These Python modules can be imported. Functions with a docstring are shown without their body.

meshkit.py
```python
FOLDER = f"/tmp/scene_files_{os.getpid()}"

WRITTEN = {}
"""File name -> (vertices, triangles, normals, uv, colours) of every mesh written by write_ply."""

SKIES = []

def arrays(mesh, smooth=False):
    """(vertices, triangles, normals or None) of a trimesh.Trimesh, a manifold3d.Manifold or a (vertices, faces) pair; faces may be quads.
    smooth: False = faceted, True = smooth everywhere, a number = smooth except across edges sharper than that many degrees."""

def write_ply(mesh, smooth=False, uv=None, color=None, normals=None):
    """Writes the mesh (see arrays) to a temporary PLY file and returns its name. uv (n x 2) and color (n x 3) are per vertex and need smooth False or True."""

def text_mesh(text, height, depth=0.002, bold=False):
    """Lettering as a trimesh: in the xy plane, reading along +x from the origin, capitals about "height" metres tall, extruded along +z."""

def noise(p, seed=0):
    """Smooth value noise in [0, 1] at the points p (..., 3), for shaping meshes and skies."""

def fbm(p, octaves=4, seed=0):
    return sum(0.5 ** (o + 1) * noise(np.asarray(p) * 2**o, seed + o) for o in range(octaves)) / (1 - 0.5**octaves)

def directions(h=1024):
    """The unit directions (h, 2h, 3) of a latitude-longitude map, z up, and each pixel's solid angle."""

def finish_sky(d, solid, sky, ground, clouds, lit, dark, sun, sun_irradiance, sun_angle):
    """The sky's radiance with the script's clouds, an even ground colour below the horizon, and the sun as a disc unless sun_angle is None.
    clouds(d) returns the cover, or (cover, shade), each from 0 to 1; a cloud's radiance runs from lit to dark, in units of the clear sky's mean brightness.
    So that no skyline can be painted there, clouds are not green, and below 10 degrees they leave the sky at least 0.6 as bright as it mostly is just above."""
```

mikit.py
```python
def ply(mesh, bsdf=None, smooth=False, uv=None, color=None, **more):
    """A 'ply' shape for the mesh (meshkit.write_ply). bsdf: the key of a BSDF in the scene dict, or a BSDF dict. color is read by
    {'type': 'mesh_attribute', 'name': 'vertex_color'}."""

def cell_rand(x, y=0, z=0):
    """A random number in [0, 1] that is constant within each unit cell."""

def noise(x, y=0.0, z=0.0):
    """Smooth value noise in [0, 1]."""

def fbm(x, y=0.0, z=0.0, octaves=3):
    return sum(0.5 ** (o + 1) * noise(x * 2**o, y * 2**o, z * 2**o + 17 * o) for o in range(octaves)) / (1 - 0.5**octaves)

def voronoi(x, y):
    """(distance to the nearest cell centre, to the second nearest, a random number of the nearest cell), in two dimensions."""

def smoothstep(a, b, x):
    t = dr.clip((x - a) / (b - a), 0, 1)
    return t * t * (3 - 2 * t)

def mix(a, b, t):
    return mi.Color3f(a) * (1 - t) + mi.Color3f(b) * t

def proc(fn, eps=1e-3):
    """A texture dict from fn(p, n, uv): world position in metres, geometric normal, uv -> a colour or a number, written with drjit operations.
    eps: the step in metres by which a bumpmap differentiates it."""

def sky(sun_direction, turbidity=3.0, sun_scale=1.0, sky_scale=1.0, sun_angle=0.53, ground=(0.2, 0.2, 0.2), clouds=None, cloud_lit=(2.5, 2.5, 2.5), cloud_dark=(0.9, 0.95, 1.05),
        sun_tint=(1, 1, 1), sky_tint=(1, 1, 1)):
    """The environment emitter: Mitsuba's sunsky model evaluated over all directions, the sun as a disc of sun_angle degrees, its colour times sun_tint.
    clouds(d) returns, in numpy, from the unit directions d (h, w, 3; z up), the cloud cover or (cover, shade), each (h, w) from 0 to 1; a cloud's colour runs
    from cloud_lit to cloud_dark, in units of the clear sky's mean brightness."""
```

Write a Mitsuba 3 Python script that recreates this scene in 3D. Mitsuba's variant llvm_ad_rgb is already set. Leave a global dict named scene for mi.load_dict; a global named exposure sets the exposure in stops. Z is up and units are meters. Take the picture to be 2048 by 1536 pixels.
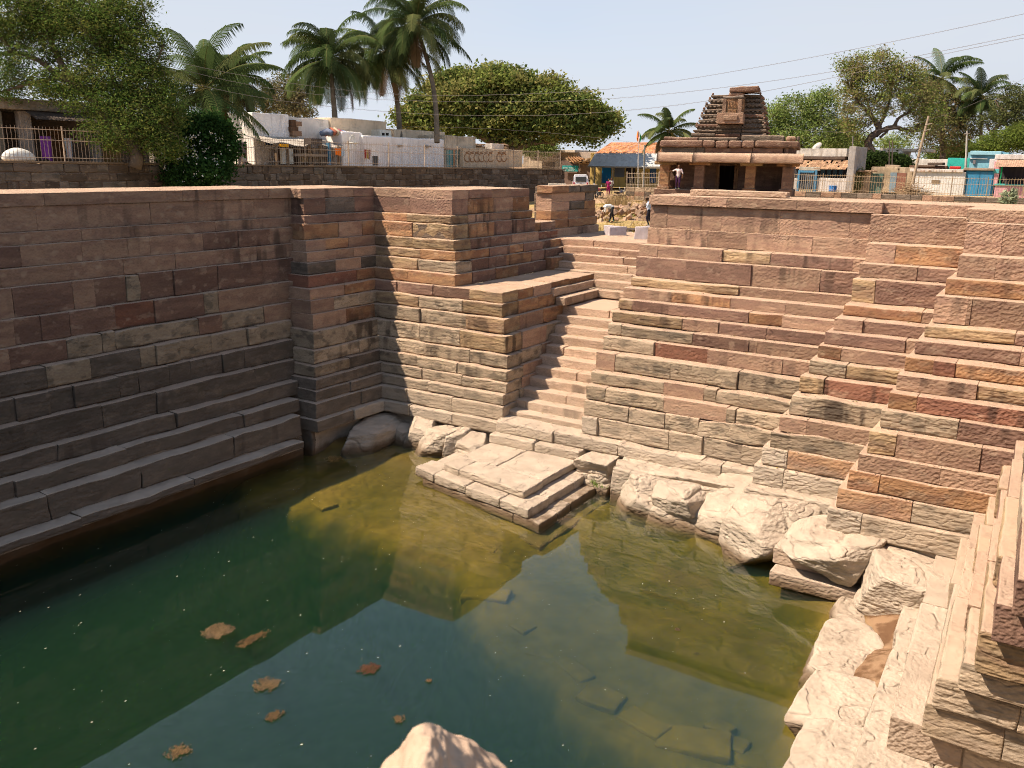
import math, numpy as np, trimesh, mitsuba as mi, drjit as dr, mikit
from mikit import noise, fbm, smoothstep, mix
from meshkit import noise as vnoise, fbm as vfbm, text_mesh
T = mi.ScalarTransform4f

# ------------------------------------------------------------------ camera, sky, exposure
K, W0 = 1.4, 7.6                       # one survey unit is 1.4 m; the eye is 7.6 units above the water (z = 0)
EYE = np.array([0, 0, K * W0])
F_, PITCH, ROLL, YAW = 1746.4, 0.247752558, -0.0158386575, 0.5609018
_h = np.array([-math.sin(YAW), math.cos(YAW), 0]); _r = np.array([math.cos(YAW), math.sin(YAW), 0]); _u = np.array([0, 0, 1.0])
FWD = math.cos(PITCH) * _h - math.sin(PITCH) * _u
_U = math.sin(PITCH) * _h + math.cos(PITCH) * _u
RIGHT = math.cos(ROLL) * _r - math.sin(ROLL) * _U
UP = math.sin(ROLL) * _r + math.cos(ROLL) * _U
scene = {'camera': {'type': 'thinlens', 'fov': 2 * math.degrees(math.atan(1024 / F_)), 'fov_axis': 'x', 'aperture_radius': 0.0035, 'focus_distance': 32.0,
                    'near_clip': 0.05, 'far_clip': 4000.0, 'to_world': T().look_at(origin=EYE.tolist(), target=(EYE + FWD).tolist(), up=UP.tolist())}}
SUN = (-0.59, -0.51, 1.0)


def veil(d):                           # a hazy sky: whitish low down, thinner overhead
    c = vfbm(d * np.array([2.2, 2.2, 6.0]) + 3.1, 4, 5)
    return np.clip(0.24 + 0.68 * np.exp(-(d[..., 2] / .42) ** 2) + 0.7 * (c - 0.5), 0, 0.95), np.clip(0.3 + 1.2 * (c - 0.5), 0, 1)


scene['sky'] = mikit.sky(SUN, turbidity=3.0, clouds=veil, cloud_lit=(2.2, 2.32, 2.52), cloud_dark=(1.75, 1.87, 2.06), ground=(0.25, 0.2, 0.14), sun_tint=(1.0, 0.985, 1.03), sun_scale=1.5)
exposure = 2.0
labels = {}
rng = np.random.default_rng(7)


def P(x, y, z):                        # survey units (eye at the origin) -> metres
    return np.array([x * K, y * K, (z + W0) * K])


def sight(px, py):                     # direction in which a thing of the place was surveyed from the eye
    return (px - 1024) / F_ * RIGHT - (py - 768) / F_ * UP + FWD


def at(px, py, depth):                 # survey point at a distance along the view axis (metres)
    return EYE + sight(px, py) * depth


def atx(px, py, X):
    d = sight(px, py); return EYE + d * (X / d[0])


def aty(px, py, Y):
    d = sight(px, py); return EYE + d * (Y / d[1])


def atz(px, py, Zm):
    d = sight(px, py); return EYE + d * ((Zm - EYE[2]) / d[2])


# ------------------------------------------------------------------ materials
NAMES = 'TOPRYGWDSM'
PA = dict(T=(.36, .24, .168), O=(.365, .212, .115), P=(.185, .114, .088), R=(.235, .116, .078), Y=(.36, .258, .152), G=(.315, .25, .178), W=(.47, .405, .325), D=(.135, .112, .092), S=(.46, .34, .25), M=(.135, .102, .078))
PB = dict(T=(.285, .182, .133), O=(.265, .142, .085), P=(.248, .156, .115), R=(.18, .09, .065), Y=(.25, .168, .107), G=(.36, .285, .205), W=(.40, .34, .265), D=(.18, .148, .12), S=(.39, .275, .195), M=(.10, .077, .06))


def pick(t, table):
    c = mi.Color3f(*table['T'])
    for i, k in enumerate(NAMES):
        if i:
            c = dr.select(t > i - 0.5, mi.Color3f(*table[k]), c)
    return c


def stone_colour(p, n, uv):
    t = dr.floor(uv.x); f = uv.x - t; s = uv.y
    x, y, z = p.x + s * 31.0, p.y + s * 17.0, p.z + s * 23.0
    strata = fbm(x * 0.9, y * 0.9, z * 5.5, 4)
    blot = fbm(x * 1.7, y * 1.7, z * 2.3, 3)
    c = mix(pick(t, PA), pick(t, PB), smoothstep(.40, .64, strata * .6 + blot * .4))
    c = c * (.62 + .66 * f)
    fine = fbm(p.x * 19, p.y * 19, p.z * 23, 3)
    c = c * (.72 + .56 * fine)
    old = dr.select((t > 4.5) & (t < 5.5) | (t > 6.5) & (t < 7.5), 1.0, dr.select((t > .5) & (t < 1.5) | (t > 3.5) & (t < 4.5), .55, .22))
    lich = smoothstep(.50, .68, fbm(x * 2.6 + 9, y * 2.6, z * 3.4, 4)) * old
    c = mix(c, mi.Color3f(.085, .075, .06), lich * .62)
    pale = smoothstep(.60, .74, fbm(p.x * 3.7, p.y * 3.7, p.z * 4.1 + 40, 3))
    c = mix(c, mi.Color3f(.46, .36, .26), pale * dr.select((t > 6.5) & (t < 7.5), .08, .25))
    gl = dr.abs(fbm(p.x * 1.5 + 4, p.y * 1.5, p.z * 2.4, 3) - .5)
    c = mix(c, mi.Color3f(.09, .07, .05), (1 - smoothstep(.0, .016, gl)) * dr.select((t > 6.5) & (t < 7.5) | (t > 4.5) & (t < 5.5), .45, .12))
    # run-off stains below ledges on the older stones
    run = smoothstep(.52, .72, fbm(p.x * 3.1, p.y * 3.1, p.z * .45, 3)) * smoothstep(.45, .75, fbm(p.x * .35, p.y * .35, p.z * .5 + 7, 2))
    c = mix(c, mi.Color3f(.045, .035, .03), run * .7)
    # wind-blown dust settled on upward faces, silt left where the water stands high
    dust = smoothstep(.55, .9, n.z) * (.55 + .4 * fbm(p.x * 2.2, p.y * 2.2, p.z * 2.2, 3))
    c = mix(c, mi.Color3f(.46, .34, .25), dust)
    hgt = p.z + 1.1 * (fbm(p.x * .5, p.y * .5, p.z * .4, 3) - .5)
    silt = 1 - smoothstep(.9, 3.3, hgt)
    c = mix(c, mi.Color3f(.43, .362, .285) * (.62 + .66 * fbm(x * 2.2, y * 2.2, z * 7, 4)), silt * dr.select(n.z > .5, .85, dr.select((t > 6.5) & (t < 7.5), .16, .58)))
    wet = 1 - smoothstep(.06, .34, p.z + .26 * (fbm(p.x * 3, p.y * 3, 0, 3) - .5))
    c = mix(c, mi.Color3f(.115, .075, .042), wet * .85)
    return c


def stone_relief(p, n, uv):
    t = dr.floor(uv.x)
    peck = fbm(p.x * 17 + 3, p.y * 17, p.z * 17, 2) * .042
    pale_rock = (t > 5.5) & (t < 6.5)
    bed = fbm(p.x * 2.2, p.y * 2.2, p.z * 15, 3) * dr.select(pale_rock, .018, .036) + fbm(p.x * 11, p.y * 11, p.z * 17, 2) * dr.select(pale_rock, .05, .032)
    bed = bed + dr.select(pale_rock, .03, .012) * smoothstep(.0, .03, dr.abs(fbm(p.x * 1.5 + 4, p.y * 1.5, p.z * 2.4, 3) - .5))
    tooled = (t < 3.5) | (t > 7.5) & (t < 8.5)
    return dr.select(tooled, peck + bed * .22, bed)


def unpack(uv):
    k = dr.floor(uv.x + .5)
    r = dr.floor(k / 4096); g = dr.floor((k - r * 4096) / 64); b = k - r * 4096 - g * 64
    return mi.Color3f(dr.square(r / 63), dr.square(g / 63), dr.square(b / 63))


def paint_colour(p, n, uv):            # the thing's own colour with grime and wear
    c = unpack(uv); d = uv.y
    a = fbm(p.x * 1.3, p.y * 1.3, p.z * 1.1, 4); b = fbm(p.x * 7, p.y * 7, p.z * 4, 3)
    run = fbm(p.x * 4.5, p.y * 4.5, p.z * .35, 3)
    c = c * (1 - d * .55 * smoothstep(.35, .75, a * .6 + b * .4))
    c = mix(c, mi.Color3f(.16, .125, .09), d * .6 * smoothstep(.52, .72, run))
    return c * (.9 + .2 * b)


def leaf_colour(p, n, uv):
    c = unpack(uv)
    return c * (.65 + .7 * fbm(p.x * .9, p.y * .9, p.z * .9, 3)) * (.8 + .4 * uv.y)


def ground_colour(p, n, uv):
    a = fbm(p.x * .09, p.y * .09, 3, 4); b = fbm(p.x * .9, p.y * .9, 0, 4); g = fbm(p.x * .22 + 30, p.y * .22, 0, 4)
    c = mix(mi.Color3f(.33, .225, .14), mi.Color3f(.44, .32, .205), smoothstep(.35, .65, a)) * (.7 + .6 * b)
    return mix(c, mi.Color3f(.34, .26, .11) * (.6 + .7 * fbm(p.x * 5, p.y * 5, 1, 2)), smoothstep(.45, .58, g) * .85)


def bed_colour(p, n, uv):
    a = fbm(p.x * .5, p.y * .5, p.z, 4); b = fbm(p.x * 3, p.y * 3, p.z * 3, 4)
    c = mix(mi.Color3f(.20, .137, .042), mi.Color3f(.14, .10, .03), smoothstep(.4, .6, a)) * (.82 + .36 * b)
    dry = smoothstep(.02, .32, p.z)
    brown = mix(mi.Color3f(.14, .08, .045), mi.Color3f(.27, .175, .105), smoothstep(.4, .65, b))
    return mix(c, brown, dry)


def bed_relief(p, n, uv):
    return fbm(p.x * 6, p.y * 6, p.z * 6, 3) * .10


def ground_relief(p, n, uv):
    return fbm(p.x * 4, p.y * 4, p.z * 4, 3) * .07


def diffuse(fn):
    return {'type': 'twosided', 'b': {'type': 'diffuse', 'reflectance': mikit.proc(fn)}}


def rough(fn, relief, eps, alpha=1.0):
    return {'type': 'twosided', 'b': {'type': 'bumpmap', 'arbitrary': mikit.proc(relief, eps), 'scale': alpha, 'b': {'type': 'diffuse', 'reflectance': mikit.proc(fn)}}}


scene['stone'] = rough(stone_colour, stone_relief, .006)
scene['paint'] = diffuse(paint_colour)
scene['gloss'] = {'type': 'twosided', 'b': {'type': 'principled', 'base_color': mikit.proc(paint_colour), 'roughness': .22, 'specular': .6}}
scene['leaf'] = {'type': 'principledthin', 'base_color': mikit.proc(leaf_colour), 'roughness': .45, 'diff_trans': .7, 'spec_trans': 0.0, 'eta': 1.4}
scene['soil'] = rough(ground_colour, ground_relief, .02)
scene['silt'] = rough(bed_colour, bed_relief, .015)
scene['water_skin'] = {'type': 'thindielectric', 'int_ior': 1.33, 'ext_ior': 1.0, 'specular_reflectance': {'type': 'rgb', 'value': 1.0}}
scene['murk'] = {'type': 'homogeneous', 'sigma_t': {'type': 'rgb', 'value': (.39, .35, .92)}, 'scale': 2.0, 'albedo': {'type': 'rgb', 'value': (.028, .10, .05)}}


# ------------------------------------------------------------------ helpers
def code(c):
    q = [int(round(math.sqrt(min(max(v, 0), 1)) * 63)) for v in c]
    return q[0] * 4096.0 + q[1] * 64 + q[2]


def key_for(base):
    if base not in used:
        used[base] = 0; return base
    used[base] += 1
    return f'{base}_{used[base]:03d}'


used = {}


def thing(base, label, cat, group=None):
    k = key_for(base); labels[k] = {'label': label, 'category': cat}
    if group: labels[k]['group'] = group
    return k


def put(base, v, f, bsdf, uv, parent=None, smooth=False, kind=None, label=None, cat=None, group=None):
    k = key_for(parent + '__' + base if parent else base)
    if f.shape[1] == 4:
        f = np.vstack([f[:, [0, 1, 2]], f[:, [0, 2, 3]]])
    scene[k] = mikit.ply((v, f), bsdf, smooth=smooth, uv=uv)
    e = {}
    if kind: e['kind'] = kind
    if label: e['label'] = label
    if cat: e['category'] = cat
    if group: e['group'] = group
    if e: labels[k] = e
    return k


def frame(d):
    d = np.asarray(d, float); d = d / np.linalg.norm(d)
    a = np.cross(d, [0, 0, 1] if abs(d[2]) < .95 else [1, 0, 0]); a /= np.linalg.norm(a)
    return d, a, np.cross(d, a)


class MB:                              # gathers coloured shapes that are one mesh
    def __init__(s, col=(.5, .5, .5), dirt=.3):
        s.v, s.f, s.uv, s.n, s.col, s.dirt = [], [], [], 0, col, dirt

    def add(s, v, f, col=None, dirt=None):
        v = np.asarray(v, float); f = np.asarray(f, int)
        if f.shape[1] == 4: f = np.vstack([f[:, [0, 1, 2]], f[:, [0, 2, 3]]])
        s.v.append(v); s.f.append(f + s.n); s.n += len(v)
        u = np.empty((len(v), 2)); u[:, 0] = code(s.col if col is None else col); u[:, 1] = s.dirt if dirt is None else dirt
        s.uv.append(u); return s

    def box(s, lo, hi, col=None, rot=0, dirt=None, M=None, bev=0.0):
        lo, hi = np.minimum(lo, hi), np.maximum(lo, hi)
        if bev:
            v, f = rbox(hi - lo, bev); v = v + lo
        else:
            v = np.array([[x, y, z] for x in (lo[0], hi[0]) for y in (lo[1], hi[1]) for z in (lo[2], hi[2])])
            f = np.array([[0, 1, 3, 2], [4, 6, 7, 5], [0, 4, 5, 1], [2, 3, 7, 6], [0, 2, 6, 4], [1, 5, 7, 3]])
        if rot:
            c = (v.max(0) + v.min(0)) / 2; a = math.cos(rot), math.sin(rot); w = v - c
            v = np.stack([w[:, 0] * a[0] - w[:, 1] * a[1], w[:, 0] * a[1] + w[:, 1] * a[0], w[:, 2]], 1) + c
        if M is not None: v = v @ M[0].T + M[1]
        return s.add(v, f, col, dirt)

    def tube(s, pts, rad, n=6, col=None, dirt=None, M=None):
        pts = np.asarray(pts, float); rad = np.broadcast_to(np.asarray(rad, float), (len(pts),))
        if M is not None: pts = pts @ M[0].T + M[1]
        a = np.arange(n) * 2 * math.pi / n; rows = []
        ref = None
        for i in range(len(pts)):
            d = pts[min(i + 1, len(pts) - 1)] - pts[max(i - 1, 0)]
            d, u, w = frame(d)
            if ref is not None:
                u = ref - d * (ref @ d); u /= np.linalg.norm(u) + 1e-9; w = np.cross(d, u)
            ref = u
            rows.append(pts[i] + rad[i] * (np.cos(a)[:, None] * u + np.sin(a)[:, None] * w))
        v = np.vstack(rows + [pts[:1], pts[-1:]]); m = len(pts); f = []
        i = np.arange(n); j = (i + 1) % n
        for r in range(m - 1):
            f.append(np.stack([r * n + i, r * n + j, (r + 1) * n + j], 1)); f.append(np.stack([r * n + i, (r + 1) * n + j, (r + 1) * n + i], 1))
        f.append(np.stack([j, i, np.full(n, m * n)], 1)); f.append(np.stack([(m - 1) * n + i, (m - 1) * n + j, np.full(n, m * n + 1)], 1))
        return s.add(v, np.vstack(f), col, dirt)

    def mesh(s, m, col=None, dirt=None, M=None):
        v = np.array(m.vertices)
        if M is not None: v = v @ M[0].T + M[1]
        return s.add(v, np.array(m.faces), col, dirt)

    def put(s, base, bsdf='paint', parent=None, smooth=False, **kw):
        return put(base, np.vstack(s.v), np.vstack(s.f), bsdf, np.vstack(s.uv), parent, smooth, **kw)


def lattice(ax):
    n = [len(a) for a in ax]; idx = np.arange(n[0] * n[1] * n[2]).reshape(n); f = []
    for d in range(3):
        for side in (0, -1):
            q = np.take(idx, side, d)
            a = np.stack([q[:-1, :-1], q[1:, :-1], q[1:, 1:], q[:-1, 1:]], -1).reshape(-1, 4)
            if (side == 0) ^ (d == 1): a = a[:, ::-1]
            f.append(a)
    f = np.vstack(f); u, inv = np.unique(f, return_inverse=True)
    g = np.stack(np.meshgrid(*ax, indexing='ij'), -1).reshape(-1, 3)[u]
    return g, inv.reshape(f.shape)


def rbox(dim, r, seg=(1, 1, 1), fine=True):
    dim = np.asarray(dim, float); r = min(r, dim.min() * .45); ax = []
    for d, n in zip(dim, seg):
        e = [0, r * .35, r] if fine else [0, r]
        ax.append(np.unique(np.round(np.r_[e, np.linspace(r, d - r, n + 1), d - np.array(e)], 6)))
    p, f = lattice(ax); c = np.clip(p, r, dim - r); d = p - c; l = np.linalg.norm(d, axis=1, keepdims=True)
    return c + d / np.maximum(l, 1e-9) * r, f


def stone_uv(n, typ, tone=None, seed=None):
    t = NAMES.index(typ) + (.1 + .8 * (rng.random() if tone is None else tone))
    return np.tile([t, rng.random() if seed is None else seed], (n, 1))


def block(lo, hi, typ, r=.03, amp=.012, warp=.02, seg=.36, tone=None, yaw=0, tilt=0, along=None):
    """a dressed or worn stone between two corners (metres): rounded arrises, an uneven face"""
    dim = np.asarray(hi) - np.asarray(lo)
    s = [int(np.clip(round(d / seg), 1, 7)) for d in dim]
    sq = np.ones(3)
    if along is not None: sq[along] = 3.2          # tight vertical joints: the arris at a stone's ends is sharper than along its bed
    v, f = rbox(dim * sq, r, s); v = v / sq
    o = rng.random(3) * 50
    n = v - np.clip(v, r * 1.01, dim - r * 1.01); n /= np.linalg.norm(n, axis=1, keepdims=True) + 1e-9
    k = vfbm((v + o) * 3.1, 3, 3) - .5
    v = v + n * (k * 2 * amp)[:, None]
    if warp:
        w = np.stack([vnoise((v + o) * 1.3 + 11 * i, i) for i in range(3)], 1) - .5
        v = v + w * 2 * warp * np.array([.6, 1, .8])
    if tilt or yaw:
        c = dim / 2; w = v - c
        a, b = math.cos(yaw), math.sin(yaw); w = np.stack([w[:, 0] * a - w[:, 1] * b, w[:, 0] * b + w[:, 1] * a, w[:, 2] + tilt * w[:, 0]], 1); v = w + c
    return v + lo, f, stone_uv(len(v), typ, tone)


def put_block(parent, base, lo, hi, typ, shear=None, **kw):
    v, f, uv = block(np.asarray(lo, float), np.asarray(hi, float), typ, **kw)
    if shear: v = shear(v)
    return put(base, v, f, 'stone', uv, parent, True)


WORN = dict(T=(.013, .007, .006), O=(.045, .026, .034), P=(.034, .018, .018), R=(.025, .012, .01), Y=(.06, .036, .042), G=(.06, .034, .04), W=(.07, .026, .035), D=(.05, .028, .03), S=(.05, .014, .02), M=(.02, .01, .01))


def wall(key, axis, sgn, courses, depth=.7, base='stone_block', gap=.003, shear=None, deep_top=None, tone=None):
    """courses: (z top, z bottom, face, joints, letters) in survey units. axis 'x': the wall runs along x and faces sgn*y, axis 'y': along y, facing sgn*x."""
    core = MB((.1, .075, .06))
    cv, cf, cu, n = [], [], [], 0
    for ci, (zt, zb, face, js, ts) in enumerate(courses):
        d = deep_top if (deep_top and ci == 0) else depth
        for i in range(len(js) - 1):
            typ = ts[min(i, len(ts) - 1)]
            r, amp, warp = WORN[typ]
            if js[i + 1] - js[i] > 2 and typ in 'DGW': warp *= 2.4; amp *= 1.6
            a, b = js[i] + gap / 2 * (i > 0), js[i + 1] - gap / 2 * (i < len(js) - 2)
            off = (rng.random() - .5) * (.02 if typ in 'TS' else .075)
            z1 = zt - .004 - (rng.random() * .015 if typ in 'GDWY' else 0); z0 = zb
            f0, f1 = face + sgn * off, face - sgn * d
            lo, hi = (P(a, min(f0, f1), z0), P(b, max(f0, f1), z1)) if axis == 'x' else (P(min(f0, f1), a, z0), P(max(f0, f1), b, z1))
            put_block(key, base, lo, hi, typ, shear, r=r, amp=amp, warp=warp, tone=None if tone is None else tone * rng.random(), along=0 if axis == 'x' else 1)
        f0, f1 = face - sgn * .05, face - sgn * (d + .1)
        lo, hi = (P(js[0] + .04, min(f0, f1), zb - .02), P(js[-1] - .04, max(f0, f1), zt - .045)) if axis == 'x' else (P(min(f0, f1), js[0] + .04, zb - .02), P(max(f0, f1), js[-1] - .04, zt - .045))
        v, f = rbox(hi - lo, .01, fine=False); v = v + lo
        if shear: v = shear(v)
        cv.append(v); cf.append(f + n); n += len(v)
    v = np.vstack(cv)
    put('mortar_core', v, np.vstack(cf), 'stone', stone_uv(len(v), 'M'), key, False)


def splits(a, b, mean, jit=.35):
    n = max(1, int(round((b - a) / mean))); w = 1 + (rng.random(n) - .5) * 2 * jit
    return [round(float(x), 3) for x in a + (b - a) * np.r_[0, np.cumsum(w) / w.sum()]]


def letters(n, pool):
    return ''.join(pool[int(rng.integers(len(pool)))] for _ in range(n))


# ------------------------------------------------------------------ the tank: ground, bed, water
B1 = [
  (-0.76,-1.01,22.03,[-9.62, -7.94, -7.49, -5.74, -4.95, -3.78],'TTTTT'),
  (-1.01,-1.62,22.16,[-9.62, -9.13, -7.63, -6.14, -4.48, -3.64],'TTTTT'),
  (-1.62,-2.04,22.05,[-9.62, -7.94, -6.9, -5.28, -3.54],'TTTT'),
  (-2.04,-2.34,21.58,[-9.62, -9.1, -8.56, -7.36, -6.14, -4.2, -3.57],'TTTYPT'),
  (-2.34,-2.86,21.37,[-9.62, -8.21, -6.51, -4.86, -3.61],'PPTP'),
  (-2.86,-3.09,21.13,[-9.62, -6.71, -5.39, -3.63],'YTT'),
  (-3.09,-3.35,20.69,[-9.62, -8.3, -6.76, -5.43, -3.69],'TOTT'),
  (-3.35,-3.62,20.39,[-9.62, -9.23, -8.23, -6.19, -5.4, -3.79],'YPPOT'),
  (-3.62,-3.90,20.08,[-9.62, -7.72, -6.81, -5.66, -3.86],'YTPP'),
  (-3.90,-4.20,19.84,[-9.62, -9.24, -7.34, -5.96, -5.77, -3.95],'GGPTT'),
  (-4.20,-4.55,19.60,[-9.62, -8.22, -6.86, -5.09, -4.04],'GRTT'),
  (-4.55,-4.99,19.26,[-9.62, -9.1, -7.63, -5.98, -4.13],'TGGG'),
  (-4.99,-5.30,19.02,[-9.62, -7.67, -6.68, -6.38, -4.24],'GTGG'),
  (-5.30,-5.66,18.77,[-9.62, -9.08, -7.55, -6.02, -5.81, -4.37],'GGTGG'),
  (-5.66,-6.06,18.68,[-9.62, -8.41, -7.47, -6.64, -4.52],'GGGG'),
  (-6.06,-6.52,18.63,[-9.62, -9.19, -7.32, -6.49, -5.57, -4.65],'WGGGG'),
]
B2 = [
  (-0.76,-1.01,22.22,[-4.08, -3.41, -1.56],'TT'),
  (-1.01,-1.62,21.68,[-3.94, -2.51, -1.49],'TT'),
  (-1.62,-2.04,21.04,[-3.84, -3.23, -1.49],'TO'),
  (-2.04,-2.34,20.64,[-3.87, -2.68, -1.6],'TP'),
  (-2.34,-2.86,20.27,[-3.91, -3.43, -1.72],'YP'),
  (-2.86,-3.09,19.70,[-3.93, -2.37, -1.79],'OT'),
  (-3.09,-3.35,19.21,[-3.99, -3.41, -1.86],'TP'),
  (-3.35,-3.62,18.95,[-4.09, -2.5, -1.94],'PT'),
  (-3.62,-3.90,18.72,[-4.16, -3.68, -1.99],'OT'),
  (-3.90,-4.20,18.46,[-4.25, -3.49, -2.05],'GY'),
  (-4.20,-4.55,18.18,[-4.34, -3.83, -2.14],'YR'),
  (-4.55,-4.99,17.89,[-4.43, -2.24],'G'),
  (-4.99,-5.30,17.66,[-4.54, -3.99, -2.36],'TT'),
  (-5.30,-5.66,17.60,[-4.67, -2.49],'G'),
  (-5.66,-6.06,17.54,[-4.82, -4.28, -2.64],'WO'),
  (-6.06,-6.52,17.48,[-4.95, -4.31, -2.76],'WW'),
]
B3 = [
  (-0.76,-1.01,20.38,[-1.86, -1.16],'TTT'),
  (-1.01,-1.62,19.92,[-1.79, -1.12],'TTT'),
  (-1.62,-2.04,19.29,[-1.79, -1.13],'TTT'),
  (-2.04,-2.34,18.79,[-1.9],'OOT'),
  (-2.34,-2.86,18.47,[-2.02, -1.45, -1.38],'TTTO'),
  (-2.86,-3.09,18.10,[-2.09, -0.58],'YPT'),
  (-3.09,-3.35,17.62,[-2.16, -0.44],'PTP'),
  (-3.35,-3.62,17.18,[-2.24, -1.76, -1.4],'OROT'),
  (-3.62,-3.90,16.84,[-2.29, -0.99],'TYT'),
  (-3.90,-4.20,16.58,[-2.35, -1.88],'ORT'),
  (-4.20,-4.55,16.38,[-2.44, -1.16],'GPG'),
  (-4.55,-4.99,16.19,[-2.54, -2.08, -0.75],'YTPG'),
  (-4.99,-5.30,16.05,[-2.66, -1.31],'TTG'),
  (-5.30,-5.66,15.99,[-2.79, -2.26],'OOT'),
  (-5.66,-6.06,15.93,[-2.94, -1.66],'OGG'),
  (-6.06,-6.52,15.87,[-3.06, -2.45],'WGW'),
]
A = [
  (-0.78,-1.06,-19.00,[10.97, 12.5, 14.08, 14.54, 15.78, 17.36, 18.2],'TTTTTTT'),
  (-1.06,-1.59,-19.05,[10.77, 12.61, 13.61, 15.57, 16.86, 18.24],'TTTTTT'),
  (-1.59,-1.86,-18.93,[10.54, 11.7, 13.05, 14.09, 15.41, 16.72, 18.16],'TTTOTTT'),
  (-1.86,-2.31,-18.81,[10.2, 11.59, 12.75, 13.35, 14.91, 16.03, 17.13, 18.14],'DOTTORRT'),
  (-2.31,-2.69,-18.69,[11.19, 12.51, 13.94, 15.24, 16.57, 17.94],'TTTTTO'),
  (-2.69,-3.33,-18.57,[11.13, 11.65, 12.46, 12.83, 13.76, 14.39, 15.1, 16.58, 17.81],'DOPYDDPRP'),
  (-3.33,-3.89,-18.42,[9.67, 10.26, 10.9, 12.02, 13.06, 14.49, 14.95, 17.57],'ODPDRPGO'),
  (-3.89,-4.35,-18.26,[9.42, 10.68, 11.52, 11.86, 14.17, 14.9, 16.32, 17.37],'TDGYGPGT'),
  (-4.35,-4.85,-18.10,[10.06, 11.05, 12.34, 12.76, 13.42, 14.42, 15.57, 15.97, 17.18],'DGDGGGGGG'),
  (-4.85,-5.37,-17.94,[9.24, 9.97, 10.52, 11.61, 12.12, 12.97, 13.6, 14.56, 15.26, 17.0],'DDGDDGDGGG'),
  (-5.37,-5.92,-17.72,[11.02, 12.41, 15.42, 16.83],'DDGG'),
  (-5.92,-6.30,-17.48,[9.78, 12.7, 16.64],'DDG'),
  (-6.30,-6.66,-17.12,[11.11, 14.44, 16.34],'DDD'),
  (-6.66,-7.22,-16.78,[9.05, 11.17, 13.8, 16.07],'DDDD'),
  (-7.22,-7.42,-16.38,[9.48, 12.29, 15.78],'DDD'),
]
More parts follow.
